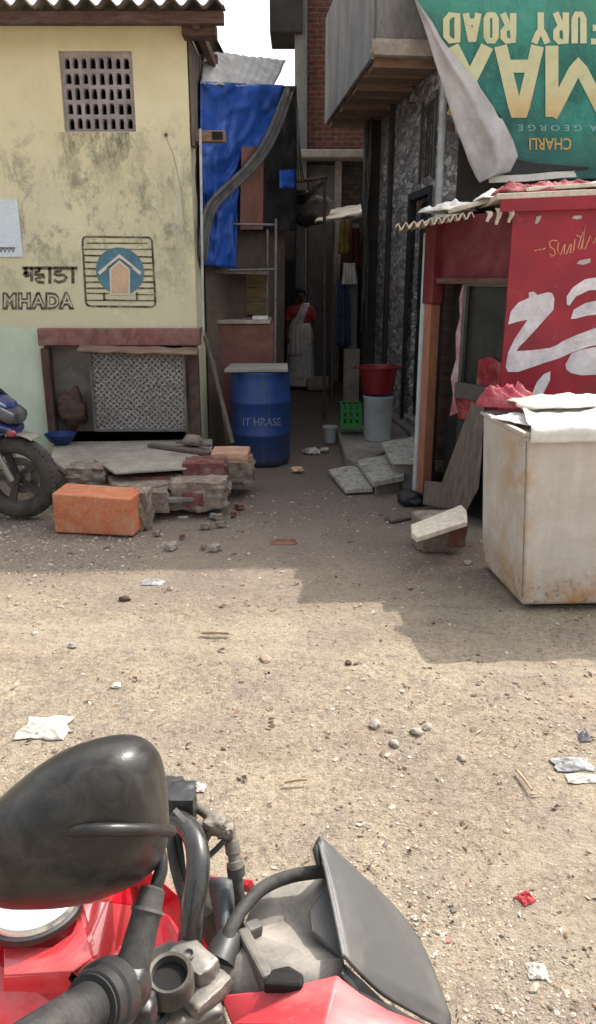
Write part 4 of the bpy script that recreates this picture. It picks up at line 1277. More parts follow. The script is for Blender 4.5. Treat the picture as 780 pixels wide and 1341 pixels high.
M['tile'] = mat('stained_pale_tile', (.56, .54, .48), (.36, .34, .30), 8, .8, bump=.3, bscale=40, dirt=(.07, .06, .055), dscale=11, damt=.9, fine=.8)
slabpx('step_slab', [(430, 614), (468, 607), (491, 630), (488, 638), (452, 640)], .05, .04, 'stained pale slab lying lowest at the lane side of the steps', 'step slab', 'tile')
slabpx('step_slab', [(468, 602), (507, 594), (531, 612), (529, 622), (489, 630)], .13, .05, 'middle stained pale slab of the three stepping slabs', 'step slab', 'tile', 'concrete')
slabpx('step_slab', [(500, 578), (540, 571), (556, 588), (552, 601), (512, 600)], .26, .05, 'highest stained slab set against the dark blue door', 'step slab', 'tile', 'concrete')
mb = MB(); mb.prism([PZ(440, 560, .1), PZ(520, 552, .1), PZ(538, 574, .1), PZ(470, 606, .1), PZ(452, 596, .1)], (0, 0, -.13))
o = mb.build('lane_ledge', M['concrete'], origin=PZ(480, 575, 0), bevel=.02); tag(o, 'low grey concrete ledge along the stone wall under the tubs', 'ledge')
c = V(.81, 7.77, .098)
bk_ = thing('white_bucket', 'tall milky white bucket standing on the ledge under the red tub', 'bucket', c)
mb = MB(); mb.lathe(c, [(.125, 0), (.135, .01), (.15, .42), (.158, .43), (.158, .455), (.145, .455)], 32); mb.build('body', M['whitebucket'], bk_, smooth=40)
mb = MB(); mb.lathe(c + V(0, 0, .456), [(.15, 0), (.152, .012), (.13, .014)], 32); mb.build('rim', M['drum'], bk_, smooth=40)
tc = c + V(-.01, 0, .472)
tb_ = thing('red_tub', 'wide dark red plastic tub stacked on the white bucket', 'tub', tc)
mb = MB(); mb.lathe(tc, [(.13, 0), (.145, .008), (.19, .245), (.208, .25), (.212, .27), (.198, .272), (.18, .245), (.135, .02)], 36); mb.build('body', M['redtub'], tb_, smooth=40)
for s in (-1, 1):
    mb = MB(); mb.tube([tc + V(s * .20, -.05, .262), tc + V(s * .24, -.03, .262), tc + V(s * .24, .03, .262), tc + V(s * .20, .05, .262)], .009, 7); mb.build('handle', M['redtub'], tb_, smooth=60)
a, b2 = PY(446, 529, 7.95), PY(473, 561, 7.95)
gc = thing('green_crate', 'small green plastic crate with slotted sides left of the white bucket', 'crate', ((a.x + b2.x) / 2, 8.05, b2.z))
mb = MB(); wdt = b2.x - a.x; hh = a.z - b2.z
hol = [(.03 + k * (wdt - .03) / 3, k * (wdt - .03) / 3 + (wdt - .03) / 3, hh * (.22 + .28 * j), hh * (.40 + .28 * j)) for k in range(3) for j in range(3)]
z0 = b2.z
for p0, d in (((a.x, 7.95, z0), V(1, 0, 0)), ((a.x, 8.17, z0), V(1, 0, 0))): mb.wall(p0, d, V(0, 1, 0), .012, 0, wdt, 0, hh, hol)
for x in (a.x, b2.x - .012): mb.box((x + .006, 8.066, z0 + hh / 2), (.012, .205, hh))
mb.box(((a.x + b2.x) / 2, 8.066, z0 + .01), (wdt - .024, .205, .015)); mb.build('body', M['green'], gc)
for k, (dx, sz, l) in enumerate(((-.10, .12, 'small pale plastic tub half hidden left of the green crate'),)):
    cc = V(a.x - .10, 8.1, .0); mb = MB(); mb.lathe(cc, [(.06, 0), (.075, .16), (.085, .165), (.08, .175), (.06, .17)], 22)
    o = mb.build('plastic_pot', M['whitebucket'], origin=cc, smooth=45); tag(o, l, 'pot')

# ================================================================== BRICK BUILDING at the back of the lane
YB = 13.2
bbx = lambda x, y, Y=YB: PY(x, y, Y)
bb = thing('brick_house', 'narrow unplastered brick house rising behind the woman in the lane', 'house', (1.0, 15, 0))
zl = bbx(430, 200).z
x0, x1, x2 = bbx(386, 120).x, bbx(402, 120).x, bbx(480, 120).x
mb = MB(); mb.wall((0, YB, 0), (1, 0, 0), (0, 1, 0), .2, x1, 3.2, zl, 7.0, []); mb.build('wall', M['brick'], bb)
mb = MB(); mb.box(((x0 + x1) / 2 - .002, YB + .05, 3.5), (x1 - x0, .5, 7.0)); mb.build('corner_pillar', M['greyplaster'], bb, bevel=.02)
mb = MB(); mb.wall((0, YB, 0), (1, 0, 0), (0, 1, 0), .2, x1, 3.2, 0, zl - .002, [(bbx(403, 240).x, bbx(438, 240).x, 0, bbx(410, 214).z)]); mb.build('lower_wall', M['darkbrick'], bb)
mb = MB(); mb.box(((x0 + x2) / 2 + .04, YB - .16, zl - .06), (x2 - x0 + .1, .5, .12)); mb.build('ledge', M['paleconc'], bb, bevel=.02)
p, q = bbx(403, 214), bbx(438, 282)
mb = MB(); mb.box(((p.x + q.x) / 2, YB + .12, p.z / 2), (q.x - p.x - .01, .05, p.z - .01)); mb.build('door', M['greyplaster'], bb)
mb = MB(); p, q = bbx(438, 210), bbx(446, 282)
mb.box(((p.x + q.x) / 2, YB - .05, p.z / 2), (q.x - p.x, .10, p.z)); mb.build('door_post', M['paleconc'], bb, bevel=.01)
p, q = bbx(353, 42, 12.9), bbx(396, 42, 12.9)
mb = MB(); mb.box(((p.x + q.x) / 2, 13.35, p.z + 1.0), (q.x - p.x, .9, 2.0)); mb.build('upper_room', M['darkplaster'], bb, bevel=.02)
mb = MB(); mb.box((1.5, 15.2, 7.05), (3.8, 4.4, .12)); mb.build('roof', M['asbestos'], bb)
mb = MB(); mb.box((3.1, 15.2, 3.5), (.2, 3.6, 7.0)); mb.box((x0 + .1, 15.25, 3.5), (.2, 3.6, 7.0)); mb.box((1.6, 17.1, 3.5), (3.2, .2, 7.0)); mb.build('rear_wall', M['darkplaster'], bb)

fh = thing('far_house', 'dark low house closing the far end of the shaded lane', 'house', (-1, 17.5, 0))
mb = MB(); mb.box((-1.4, 17.6, 2.2), (3.8, 2.0, 4.4)); mb.build('wall', M['darkplaster'], fh)
mb = MB(); mb.box((-1.4, 17.5, 4.45), (4.1, 2.4, .1), Matrix.Rotation(.06, 3, 'X')); mb.build('roof', M['asbestos'], fh)
mb = MB(); mb.box((-.25, 16.57, 1.0), (.8, .06, 2.0)); mb.build('door', M['dark'], fh)
cn = thing('added_lane_canopy', 'added black plastic canopy blocking skylight over the far part of the lane', 'canopy', (.05, 10.0, 2.6))  # sheet added to keep skylight out and darken the lane
mb = MB(); mb.grid(lambda u, v: V(-.30 + .62 * u, 9.5 + 1.2 * v, 2.72 + .06 * u - .16 * math.sin(math.pi * u) + .05 * mn.noise(Vector((u * 4, v * 5, 1)))), 14, 18); mb.build('sheet', M['tarpdark'], cn, smooth=180, solid=.01)
mb = MB(); mb.tube([V(-.30, 9.55, 2.70), V(.34, 9.55, 2.77)], .02, 8); mb.build('front_pole', M['oldwood'], cn, smooth=60)
mb = MB(); mb.tube([V(.30, 9.5, 2.75), V(.33, 9.5, 0)], .018, 8); mb.build('post', M['oldwood'], cn, smooth=60)
# dark lean-to along the left of the lane
ln = thing('lane_hut', 'dark tarred hut with rusty roof edge on the left of the lane behind the shack', 'hut', (-.9, 13, 0))
mb = MB(); mb.box((-.98, 13.2, 1.4), (1.5, 4.2, 2.8)); mb.build('wall', M['tarpdark'], ln)
mb = MB(); mb.box((-.85, 13.2, 2.86), (1.9, 4.4, .06), Matrix.Rotation(.05, 3, 'Y')); mb.build('roof', M['asbestos'], ln)
for k, (x, y0, y1) in enumerate(((398, 300, 370),)):
    pass
# awning with clothes in front of the brick house
aw = thing('lane_awning', 'sagging cream awning sheet on thin pole over the lane porch', 'awning', PZ(437, 500, 0.0))
YA = 10.9
mb = MB(); mb.grid(lambda u, v: PY(412 + 62 * u, 291 - 11 * u, YA) + V(.10 * v, 1.6 * v, .25 * v + .03 * mn.noise(Vector((u * 5, v * 4, 3)))), 16, 8)
mb.build('sheet', M['palesheet'], aw, smooth=180, solid=.02)
mb = MB(); pA = PY(437, 290, YA + .05); mb.tube([V(pA.x, pA.y, 0), pA], .02, 8); mb.build('pole', M['steel'], aw, smooth=60)
mb = MB(); p = PY(464, 292, YA); mb.box((p.x, YA + .05, p.z / 2), (.13, .14, p.z)); mb.build('pillar', M['greyplaster'], aw, bevel=.01)
mb = MB(); p, q = PY(450, 456, YA - .1), PY(472, 512, YA - .1); mb.box(((p.x + q.x) / 2, YA - .1, p.z / 2), (q.x - p.x, .12, p.z)); o = mb.build('porch_wall', M['paleconc'], origin=((p.x + q.x) / 2, YA - .1, 0), bevel=.015)
tag(o, 'short pale wall stub at the foot of the porch pillar', 'wall')


def cloth(x0, x1, y0, y1, Y, m, name, label, cat, seed):
    mb = MB()
    mb.grid(lambda u, v: PY(x0 + (x1 - x0) * (.5 + (u - .5) * (.8 + .3 * v)), y0 + (y1 - y0) * v, Y + .04 * math.sin(u * 14 + seed) + .05 * mn.noise(Vector((u * 3, v * 3, seed)))), 14, 14)
    o = mb.build(name, M[m], origin=PY((x0 + x1) / 2, y0, Y), smooth=180, solid=.01); tag(o, label, cat, None)


cloth(443, 463, 288, 332, YA - .05, 'yellowcloth', 'hanging_cloth', 'mustard cloth hanging from the left of the awning edge', 'cloth', 1)
cloth(456, 473, 298, 352, YA - .14, 'maroonclo', 'hanging_cloth', 'dark maroon cloth hanging beside the mustard cloth', 'cloth', 2)
cloth(448, 466, 344, 372, YA - .2, 'whitecloth', 'hanging_cloth', 'small white rag hanging below the maroon cloth', 'cloth', 3)
cloth(440, 458, 365, 452, YA - .12, 'bluejean', 'hanging_cloth', 'long faded blue trousers hanging beside the porch pole', 'cloth', 4)
mb = MB(); mb.tube([PY(425, 286, YA - .1), PY(450, 288, YA - .1), PY(476, 283, YA - .1)], .006, 6); o = mb.build('clothes_line', M['steel'], origin=PY(450, 288, YA - .1)); tag(o, 'thin wire clothes line under the cream awning', 'wire')
# bundles above the lane (dark heap under the brick house door)
mb = MB(); mb.blob(PY(400, 272, 11.6), (.75, .5, .42), 11, 3, .35, 1.8); o = mb.build('tarred_bundle', M['greycloth'], origin=PY(400, 285, 11.6), smooth=180); tag(o, 'dark grey bundled canvas hung under the brick house door', 'bundle')
mb = MB()
for k in range(3):
    mb.tube(smooth_path([PY(384 + 2 * k, 120, 11.5), PY(388 + 3 * k, 190 + 10 * k, 11.0), PY(392 + 5 * k, 262, 11.3)], 4), .012, 6)
o = mb.build('hanging_cables', M['rubber'], origin=PY(390, 260, 11.3), smooth=180); tag(o, 'black cables hanging down onto the bundled canvas in the lane', 'cables')
mb = MB(); p = PY(408, 496, 11.9); mb.box((p.x + .1, 12.1, .1), (.35, .3, .2)); o = mb.build('white_stone', M['paleconc'], origin=(p.x + .1, 12.1, 0), bevel=.03); tag(o, 'pale stone beside the feet of the woman', 'stone')
for k, (x, y, s, m_, lab) in enumerate(((408, 590, .12, 'litterwhite', 'white crumpled plastic lying by the blue drum'), (425, 588, .06, 'litterwhite', 'small white scrap right of the crumpled plastic by the drum'), (388, 614, .09, 'peach', 'pale brown scrap at the foot of the blue drum'))):
    c = PZ(x, y, .02); mb = MB(); mb.blob(c, (s * 1.3, s, s * .55), 40 + k, 3, .6, 2.2); o = mb.build('litter', M[m_], origin=(c.x, c.y, 0), smooth=40); tag(o, lab, 'litter')

# ================================================================== KIOSK
K0, K1 = V(1.44, 5.2, 0), V(1.0, 5.97, 0)
kd = (K1 - K0).normalized(); KL = (K1 - K0).length
kn = V(kd.y, -kd.x, 0)
if kn.x > 0: kn = -kn
fd = V(.999, .045, 0).normalized(); fn = V(fd.y, -fd.x, 0)
ks = thing('roadside_kiosk', 'shabby red panelled kiosk with junk on its roof behind the white freezer', 'kiosk', (2.0, 6.2, 0))
KS = lambda s, z, o=0.0: K0 + kd * s + kn * o + V(0, 0, z)
KF = lambda x, y, o=0.0: PL(x, y, K0 + fn * o, fn)
mb = MB(); mb.wall(K0 - fd * .085, fd, -fn, .02, 0, 2.13, 0, 2.14, []); kf = mb.build('front_panel', M['redflex'], ks)
mb = MB(); mb.wall(K0, kd, -kn, .03, .03, KL, 1.66, 2.10, []); mb.build('header_panel', mat('shade_dark_red_panel', (.15, .012, .02), (.09, .008, .013), 3, .6, dirt=(.20, .09, .09), damt=.4), ks)  # red darkened in the colour for the shaded side of the kiosk
mb = MB(); mb.wall(K0, kd, -kn, .03, .06, .53, 0.0, .90, []); mb.build('side_panel', M['tarpdark'], ks)
mb = MB(); mb.prism([KS(.10, .70, .006), KS(.50, .70, .006), KS(.56, .86, .006), KS(.52, .90, .006), KS(.1, .90, .006)], kn * .01); mb.build('red_strip', M['redcloth'], ks)
mb = MB(); mb.box(KS(.05, 1.06, -.03), (.05, .05, 2.1), Matrix.Rotation(.5, 3, 'Z')); mb.build('corner_post', MATS['shade_dark_red_panel'], ks, bevel=.012)
mb = MB(); mb.bar(KS(.05, 1.665, .02), KS(KL, 1.665, .02), .03, .04); mb.build('header_rail', M['oldwood'], ks, bevel=.004)
# interior + back
mb = MB(); mb.box((2.3, 7.28, 1.05), (2.2, .04, 2.1)); mb.box((3.42, 6.25, 1.05), (.04, 2.0, 2.1)); mb.build('rear_wall', M['oldwood'], ks)
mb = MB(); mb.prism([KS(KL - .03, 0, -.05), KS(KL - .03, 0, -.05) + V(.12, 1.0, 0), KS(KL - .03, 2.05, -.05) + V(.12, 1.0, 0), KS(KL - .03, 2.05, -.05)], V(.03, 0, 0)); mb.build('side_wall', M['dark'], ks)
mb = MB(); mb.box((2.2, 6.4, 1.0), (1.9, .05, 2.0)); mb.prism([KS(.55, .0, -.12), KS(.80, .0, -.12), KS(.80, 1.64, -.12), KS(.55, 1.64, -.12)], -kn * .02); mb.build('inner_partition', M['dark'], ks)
# left pillar: orange below, red above
P0 = PZ(556, 652, 0); P1 = PZ(546, 650, 0)
mb = MB(); mb.bar(KS(KL - .02, 0, .01), KS(KL - .02, 1.50, .01), .075, .09, kn); mb.build('pillar', M['orangepost'], ks, bevel=.006)
mb = MB(); mb.bar(KS(KL - .02, 1.502, .015), KS(KL - .02, 2.06, .015), .115, .10, kn); mb.build('pillar_wrap', MATS['shade_dark_red_panel'], ks, bevel=.006)
mb = MB(); mb.tube([KS(KL + .07, -.01, .02), KS(KL + .07, 2.0, .02)], .026, 10); mb.build('side_pipe', M['whitepipe'], ks, smooth=60)
# show window
s0, s1, zb_, zt = .08, .50, .93, 1.645
mb = MB(); mb.prism([KS(s0, zb_, -.01), KS(s1, zb_, -.01), KS(s1, zt, -.01), KS(s0, zt, -.01)], -kn * .01); wo = mb.build('show_window', M['glassdark'], ks)
mb = MB()
for s in (s0, s1): mb.bar(KS(s, zb_ - .02, .015), KS(s, zt, .015), .030, .035, kn)
mb.bar(KS(s0 - .02, zb_ - .02, .03), KS(s1 + .02, zb_ - .02, .03), .05, .11); mb.bar(KS(s0, zt, .01), KS(s1, zt, .01), .035, .03)
mb.build('window_frame', mat('dark_window_steel', (.12, .115, .11), (.06, .058, .055), 8, .55, metal=.3, dirt=(.16, .13, .11)), wo, bevel=.004)
mb = MB(); mb.prism([KS(s0 + .03, .96, .004), KS(s0 + .26, .96, .004), KS(s0 + .25, 1.14, .004), KS(s0 + .14, 1.17, .004), KS(s0 + .02, 1.13, .004)], kn * .01)
mb.build('pink_sticker', M['redcloth'], wo)
mb = MB(); mb.prism([KS(.51, .74, .012), KS(.60, .70, .012), KS(.575, .86, .012), KS(.61, .98, .012), KS(.565, 1.12, .012), KS(.585, 1.30, .012), KS(.55, 1.42, .012), KS(.57, 1.55, .012), KS(.54, 1.64, .012), KS(.51, 1.64, .012)], kn * .004); mb.build('torn_strip', mat('torn_white_red_vinyl', (.52, .47, .48), (.30, .05, .07), 5, .6, bump=.3, bscale=14, dirt=(.16, .02, .03), dscale=6, damt=.8), ks)
# roof and awning sheet
mb = MB(); mb.prism([V(1.225, 5.13, 2.15), V(2.0, 5.165, 2.185), V(3.5, 5.23, 2.25), V(3.5, 7.3, 2.25), V(1.15, 7.3, 2.15), V(1.285, 5.64, 2.15)], (0, 0, .035)); mb.build('roof', M['palesheet'], ks, bevel=.006)
mb = MB(); mb.bar(V(1.26, 5.15, 2.125), V(3.4, 5.245, 2.205), .03, .09); mb.build('front_fascia', M['redflex'], ks)
A0, A1, A2, A3 = V(.665, 5.60, 2.015), V(1.22, 5.62, 2.10), V(1.3, 6.9, 2.14), V(.82, 6.9, 2.06)
mb = MB(); mb.grid(lambda u, v: A0.lerp(A1, u).lerp(A3.lerp(A2, u), v) + V(0, 0, .020 * math.sin(u * 2 * math.pi * 10)), 160, 6)
mb.build('awning_sheet', M['palesheet'], ks, smooth=180, solid=.006)
# painted white script on the front
zx = lambda p: (600 + p[0] / 4.333, 360 + p[1] / 4.333)
wp = MB()
KW = lambda p, o=.004: KF(*zx(p), o)
Z1 = [(282, 280), (298, 205), (340, 155), (400, 128), (400, 98), (428, 92), (450, 112), (505, 96), (532, 100), (545, 130), (540, 195), (480, 262), (430, 318), (380, 372), (345, 405), (330, 430), (420, 425), (520, 412), (560, 395), (600, 370), (680, 335), (830, 280), (860, 380), (740, 405), (640, 440), (575, 470), (480, 500), (340, 548), (282, 548), (268, 520), (282, 440), (320, 360), (360, 300), (392, 252), (340, 262)]
wp.poly([KW(p) for p in Z1])
wp.poly([KW(p) for p in [(615, 165), (615, 120), (650, 68), (720, 22), (830, 5), (860, 80), (740, 85), (668, 120), (630, 172)]])
wp.poly([KW(p) for p in [(638, 248), (655, 195), (720, 158), (850, 130), (860, 215), (735, 228), (670, 245)]])
wp.poly([KW(p) for p in [(608, 505), (640, 445), (690, 425), (860, 390), (860, 560), (700, 568), (640, 555), (612, 535)]])
wp.poly([KW(p) for p in [(418, 672), (446, 605), (486, 560), (522, 545), (520, 595), (482, 672), (450, 690)]])
M['signwhite'] = mat('streaky_white_print', (.80, .80, .83), (.56, .54, .60), 7, .5, bump=0, dirt=(.34, .20, .24), dscale=8, damt=.6, fine=.4)
wp.build('sign_script', M['signwhite'], kf)
zy = lambda x, y: KF(640 + x / 5.571, 240 + y / 5.571, .004)
sc = MB()
for k, (x, y) in enumerate(((343, 486), (372, 481), (402, 475))): stroke(sc, [(x - 7, y + 2), (x + 7, y - 2)], 9, zy)
for pl_ in ([(498, 418), (466, 412), (440, 428), (448, 462), (478, 480), (484, 516), (458, 530), (446, 512)], [(508, 430), (500, 488), (522, 520), (548, 452), (556, 440), (548, 510), (566, 512), (592, 446), (604, 440), (592, 508), (610, 500)],
            [(628, 410), (616, 490)], [(640, 376), (672, 392), (690, 352)], [(676, 380), (650, 470), (668, 480), (690, 400), (704, 300)], [(704, 300), (680, 470), (700, 478), (740, 380), (760, 440), (790, 380)]):
    stroke(sc, pl_, 8, zy)
M['orangeprint'] = mat('orange_print', (.68, .27, .11), (.6, .35, .25), 12, .5, bump=0)
sc.build('sign_script', M['orangeprint'], kf)
sc = MB()
for pts in ([(335, 290), (348, 240), (385, 232), (372, 270), (352, 292)], [(604, 252), (620, 234), (675, 232), (678, 252), (640, 262)], [(640, 585), (660, 560), (740, 545), (740, 575), (690, 592)]):
    sc.poly([zy(*p) for p in pts])
sc.build('bleached_patch', M['flap'], kf)
sc = MB()
for k in range(7):
    x = 742 + k * 6.5; stroke(sc, [(x, 515), (x + 2, 519), (x + 4, 515)], 2.2, lambda a, b: KF(a, b, .004)); stroke(sc, [(x, 520), (x + 4, 519)], 2, lambda a, b: KF(a, b, .004))
sc.build('small_print', M['blackpaint'], kf)


def rag(name, c, sx, sy, h, m, seed, label, cat, group=None, n=44, rot=0.0):
    """crumpled sheet lying on something at height c.z: a low heap crossed by warped folds"""
    mb = MB(); fa_ = seed * 1.37

    def f(u, v):
        x, y = (u - .5) * 2, (v - .5) * 2
        e = max(abs(x), abs(y))
        ang = math.atan2(y, x)
        r = 1 + .26 * mn.noise(Vector((math.cos(ang) * 1.4, math.sin(ang) * 1.4, seed))) + .10 * mn.noise(Vector((math.cos(ang) * 4, math.sin(ang) * 4, seed + 2)))
        q = Vector((x * 1.3, y * 1.3, seed * 1.7))
        wx = mn.noise(q) * 1.1; wy = mn.noise(q + Vector((7, 3, 1))) * 1.1
        a = (x + wx) * math.cos(fa_) + (y + wy) * math.sin(fa_); b = -(x + wx) * math.sin(fa_) + (y + wy) * math.cos(fa_)
        fold = (1 - abs(math.sin(a * 4.2))) ** 1.5 * .55 + (1 - abs(math.sin(b * 3.1 + 1))) ** 2 * .35 + .18 * mn.noise(Vector((x * 6, y * 6, seed)))
        dome = max(0.0, 1 - e * e) ** .6 * (.55 + .5 * mn.noise(q * .8 + Vector((2, 2, 2))))
        z = h * (.62 * dome + .42 * fold * (1 - e ** 6) * (.35 + .65 * dome))
        px_, py_ = x * sx * .5 * r, y * sy * .5 * r
        return V(c[0] + px_ * math.cos(rot) - py_ * math.sin(rot), c[1] + px_ * math.sin(rot) + py_ * math.cos(rot), c[2] + max(0.002, z))
    mb.grid(f, n, n)
    o = mb.build(name, M[m], origin=c, smooth=180, solid=.003)
    return tag(o, label, cat, group)


rag('roof_cloth', V(1.46, 5.34, 2.20), .40, .26, .13, 'redcloth', 3, 'crumpled red cloth heaped on the kiosk roof', 'cloth')
rag('roof_cloth', V(1.20, 5.98, 2.16), .34, .42, .10, 'palesheet', 5, 'folded cream sheet lying over the awning end of the kiosk roof', 'cloth')
rag('roof_cloth', V(1.34, 5.62, 2.19), .26, .26, .09, 'whitecloth', 9, 'small white rag beside the red cloth on the kiosk roof', 'cloth')
mb = MB(); mb.bar(V(1.42, 5.24, 2.215), V(2.6, 5.36, 2.30), .11, .022); mb.bar(V(1.6, 5.44, 2.24), V(2.5, 5.62, 2.29), .08, .02); mb.bar(V(1.05, 5.75, 2.125), V(1.42, 5.62, 2.215), .10, .03)
o = mb.build('roof_plank', M['palesheet'], origin=V(1.7, 5.4, 2.2), bevel=.004); tag(o, 'sun bleached loose planks along the front of the kiosk roof', 'planks')
rag('roof_cloth', V(1.06, 5.86, 2.13), .30, .30, .12, 'whitecloth', 25, 'white bundle lying at the far end of the awning sheet', 'cloth', rot=.5)
rag('roof_cloth', V(1.72, 5.42, 2.23), .46, .22, .10, 'redcloth', 27, 'second smaller red cloth trailing over the kiosk roof planks', 'cloth', rot=.1)
rag('roof_cloth', V(2.0, 5.34, 2.245), .30, .18, .07, 'palesheet', 29, 'cream scrap of sheet near the right end of the roof planks', 'cloth', rot=-.3)
# hanging scraps beneath the awning edge
for k, (x, y, l) in enumerate(((652, 272, 22), (668, 275, 16), (640, 276, 14))):
    mb = MB(); mb.grid(lambda u, v: PL(x + 8 * (u - .5) * (1 - v * .6) + 2 * math.sin(v * 5), y + l * v, K0 + kn * .12, kn), 3, 8); mb.build('torn_fringe', M['palesheet'], ks, smooth=180, solid=.004)
# leaning board
bpn = (kn + V(0, 0, .10)).normalized(); bpp = K0 + kd * .55 + kn * .17
mb = MB(); mb.prism([PL(x, y, bpp, bpn) for x, y in ((617, 527), (634, 530), (630, 600), (626, 640), (611, 668), (578, 664), (553, 660), (556, 630), (578, 632))], (.01, .022, 0))
o = mb.build('leaning_board', M['plank'], origin=bpp, bevel=.003); tag(o, 'broken grey brown board leaning at the kiosk between orange pillar and freezer', 'board')
mb = MB(); mb.blob(PZ(538, 652, .04), (.20, .2, .12), 71, 3, .35); o = mb.build('dark_sack', M['tarpdark'], origin=PZ(538, 655, 0), smooth=60); tag(o, 'small black bag at the foot of the kiosk pillar', 'bag')

# ------------------------------------------------------------------ broken block in front of the kiosk
bc_ = PZ(577, 722, 0)
mb = MB(); mb.blob(bc_ + V(.0, .12, .10), (.30, .24, .21), 81, 3, .12, 1.4, .13, Matrix.Rotation(.18, 3, 'Z'))
o = mb.build('masonry_block', M['mortar'], origin=bc_, smooth=50); tag(o, 'crumbly block of mortar and brick on the ground left of the freezer', 'block')
mb = MB(); mb.blob(bc_ + V(.10, .03, .11), (.10, .10, .15), 83, 3, .2, 1.6, .15); mb.build('brick_face', M['brickred'], o, smooth=50)
sp_ = [PZ(538, 686, .23), PZ(604, 660, .26), PZ(611, 668, .26), PZ(612, 682, .245), PZ(546, 703, .22), PZ(539, 697, .22)]
mb = MB(); mb.prism(sp_, (0, 0, -.035)); o = mb.build('stone_slab', M['palesheet'], origin=(sp_[0] + sp_[3]) / 2, bevel=.006); tag(o, 'pale flat stone tilted on top of the crumbly block', 'slab')
mb = MB(); mb.bar(PZ(508, 680, .012), PZ(545, 672, .016), .10, .02); o = mb.build('wood_scrap', M['plank'], origin=PZ(525, 676, 0), bevel=.003); tag(o, 'flat grey wood scrap on the ground left of the crumbly block', 'plank')

# ================================================================== FREEZER
F0, F1 = PZ(683, 793, .02), PZ(630, 735, .02)
fdx = V(.9989, .045, 0); LF = 1.15
top = V(-.055, 0, .915)
fz = thing('chest_freezer', 'old rust stained white chest freezer draped with white plastic sheeting', 'freezer', F0)
mb = MB(); F2, F3 = F0 + fdx * LF, F1 + fdx * LF
ins = V(.02, .02, 0)
mb.hexa([F0, F2, F3, F1, F0 + top, F2 + top, F3 + top, F1 + top]); mb.build('body', M['enamel'], fz, bevel=.022, segs=4, smooth=40)
mb = MB(); c = (F0 + F3) / 2 - V(0, 0, .02); mb.box(c + V(0, .0, .012), (LF - .12, .56, .03), Matrix.Rotation(.045, 3, 'Z')); mb.build('base_skid', M['dark'], fz)
mb = MB(); nl = (F1 - F0).cross(V(0, 0, 1)).normalized()
if nl.x > 0: nl = -nl
FL_ = lambda x, y: PL(x, y, F0 + nl * .0015, V(nl.x, nl.y, .0) + V(0, 0, .055))
for pts in ([(657, 722), (662, 720), (663, 727), (658, 729)], [(664, 731), (669, 728), (670, 734), (665, 738)], [(655, 733), (659, 731), (659, 736)], [(660, 745), (664, 738), (667, 741), (664, 752)], [(667, 742), (670, 740), (670, 748)], [(661, 757), (665, 754), (664, 760)]):
    mb.poly([FL_(*p) for p in pts])
mb.build('paint_chip', M['dark'], fz)
mb = MB(); mb.tube([F0 + V(-.002, -.001, .05), F0 + V(-.002, -.001, .05) + top * .92], .0035, 6); mb.build('corner_seam', M['mortar'], fz)
zt_ = .935
tc0, tc1, tc2, tc3 = F0 + top, F2 + top, F3 + top, F1 + top
rim = MB(); 
for a, b2 in ((tc0, tc1), (tc1, tc2), (tc2, tc3), (tc3, tc0)): rim.bar(a + V(0, 0, .008), b2 + V(0, 0, .008), .03, .02)
rim.build('top_rim', M['enamel'], fz, bevel=.004)


def sheet(u, v):
    # u along the front from left to right, v from front overhang to the back
    base = tc0.lerp(tc1, .012 + 1.0 * u)
    back = tc3.lerp(tc2, .15 + .9 * u)
    vv = (v - .12) / .88
    if vv < 0:
        k = -vv / .1364
        p = base + V(0, -.030 - .006 * math.sin(u * 30), .028 - k * (.055 + .02 * mn.noise(Vector((u * 6, 3, 1)))))
    else:
        p = base.lerp(back, vv) + V(0, -.028 * (1 - min(1, vv * 8)), .034 + .035 * (.5 + .5 * mn.noise(Vector((u * 5, vv * 3, 2)))) + .016 * (1 - abs(math.sin(u * 17 + 4 * mn.noise(Vector((u * 3, vv * 3, 4)))))) ** 2 + .012 * mn.noise(Vector((u * 16, vv * 9, 5))) + .05 * vv)
    return p


mb = MB(); mb.grid(sheet, 60, 36); o = mb.build('plastic_sheet', M['whitecloth'], origin=tc0, smooth=180, solid=.002); tag(o, 'rumpled white plastic sheet spread over the top of the freezer', 'sheet')
rag('paper_sheet', tc3.lerp(tc2, .32) + V(0, -.18, .09), .52, .34, .09, 'palesheet', 15, 'cream crumpled paper lying on the white sheet of the freezer', 'paper', rot=.3)
rag('paper_sheet', tc0.lerp(tc3, .45) + V(.11, 0, .03), .24, .30, .05, 'whitecloth', 17, 'white flap hanging at the left rim of the freezer', 'paper', rot=.7)
rag('pink_rag', tc3 + V(.14, .00, .05), .34, .22, .20, 'pinkcloth', 21, 'pink and red rag bunched at the back left of the freezer top', 'cloth', rot=-.2)

# ================================================================== WOMAN
wb = PZ(393, 508, 0)
wm = thing('person', 'woman in red blouse and pale printed sari standing in the shaded lane', 'person', wb)


def skin_mesh(name, joints, edges, m, parent, sub=2):
    me = bpy.data.meshes.new(name)
    org = ORG[parent.name]
    me.from_pydata([tuple(Vector(j[0])) for j in joints], edges, [])
    o = bpy.data.objects.new(name, me); COL.objects.link(o); o.parent = parent; ORG[o.name] = org
    md = o.modifiers.new('skin', 'SKIN'); md.use_smooth_shade = True
    if not me.skin_vertices: raise RuntimeError('no skin layer')
    for i, sv in enumerate(me.skin_vertices[0].data):
        sv.radius = (joints[i][1], joints[i][1] if len(joints[i]) < 3 else joints[i][2]); sv.use_root = (i == 0)
    s_ = o.modifiers.new('sub', 'SUBSURF'); s_.levels = sub; s_.render_levels = sub
    me.materials.append(m)
    return o


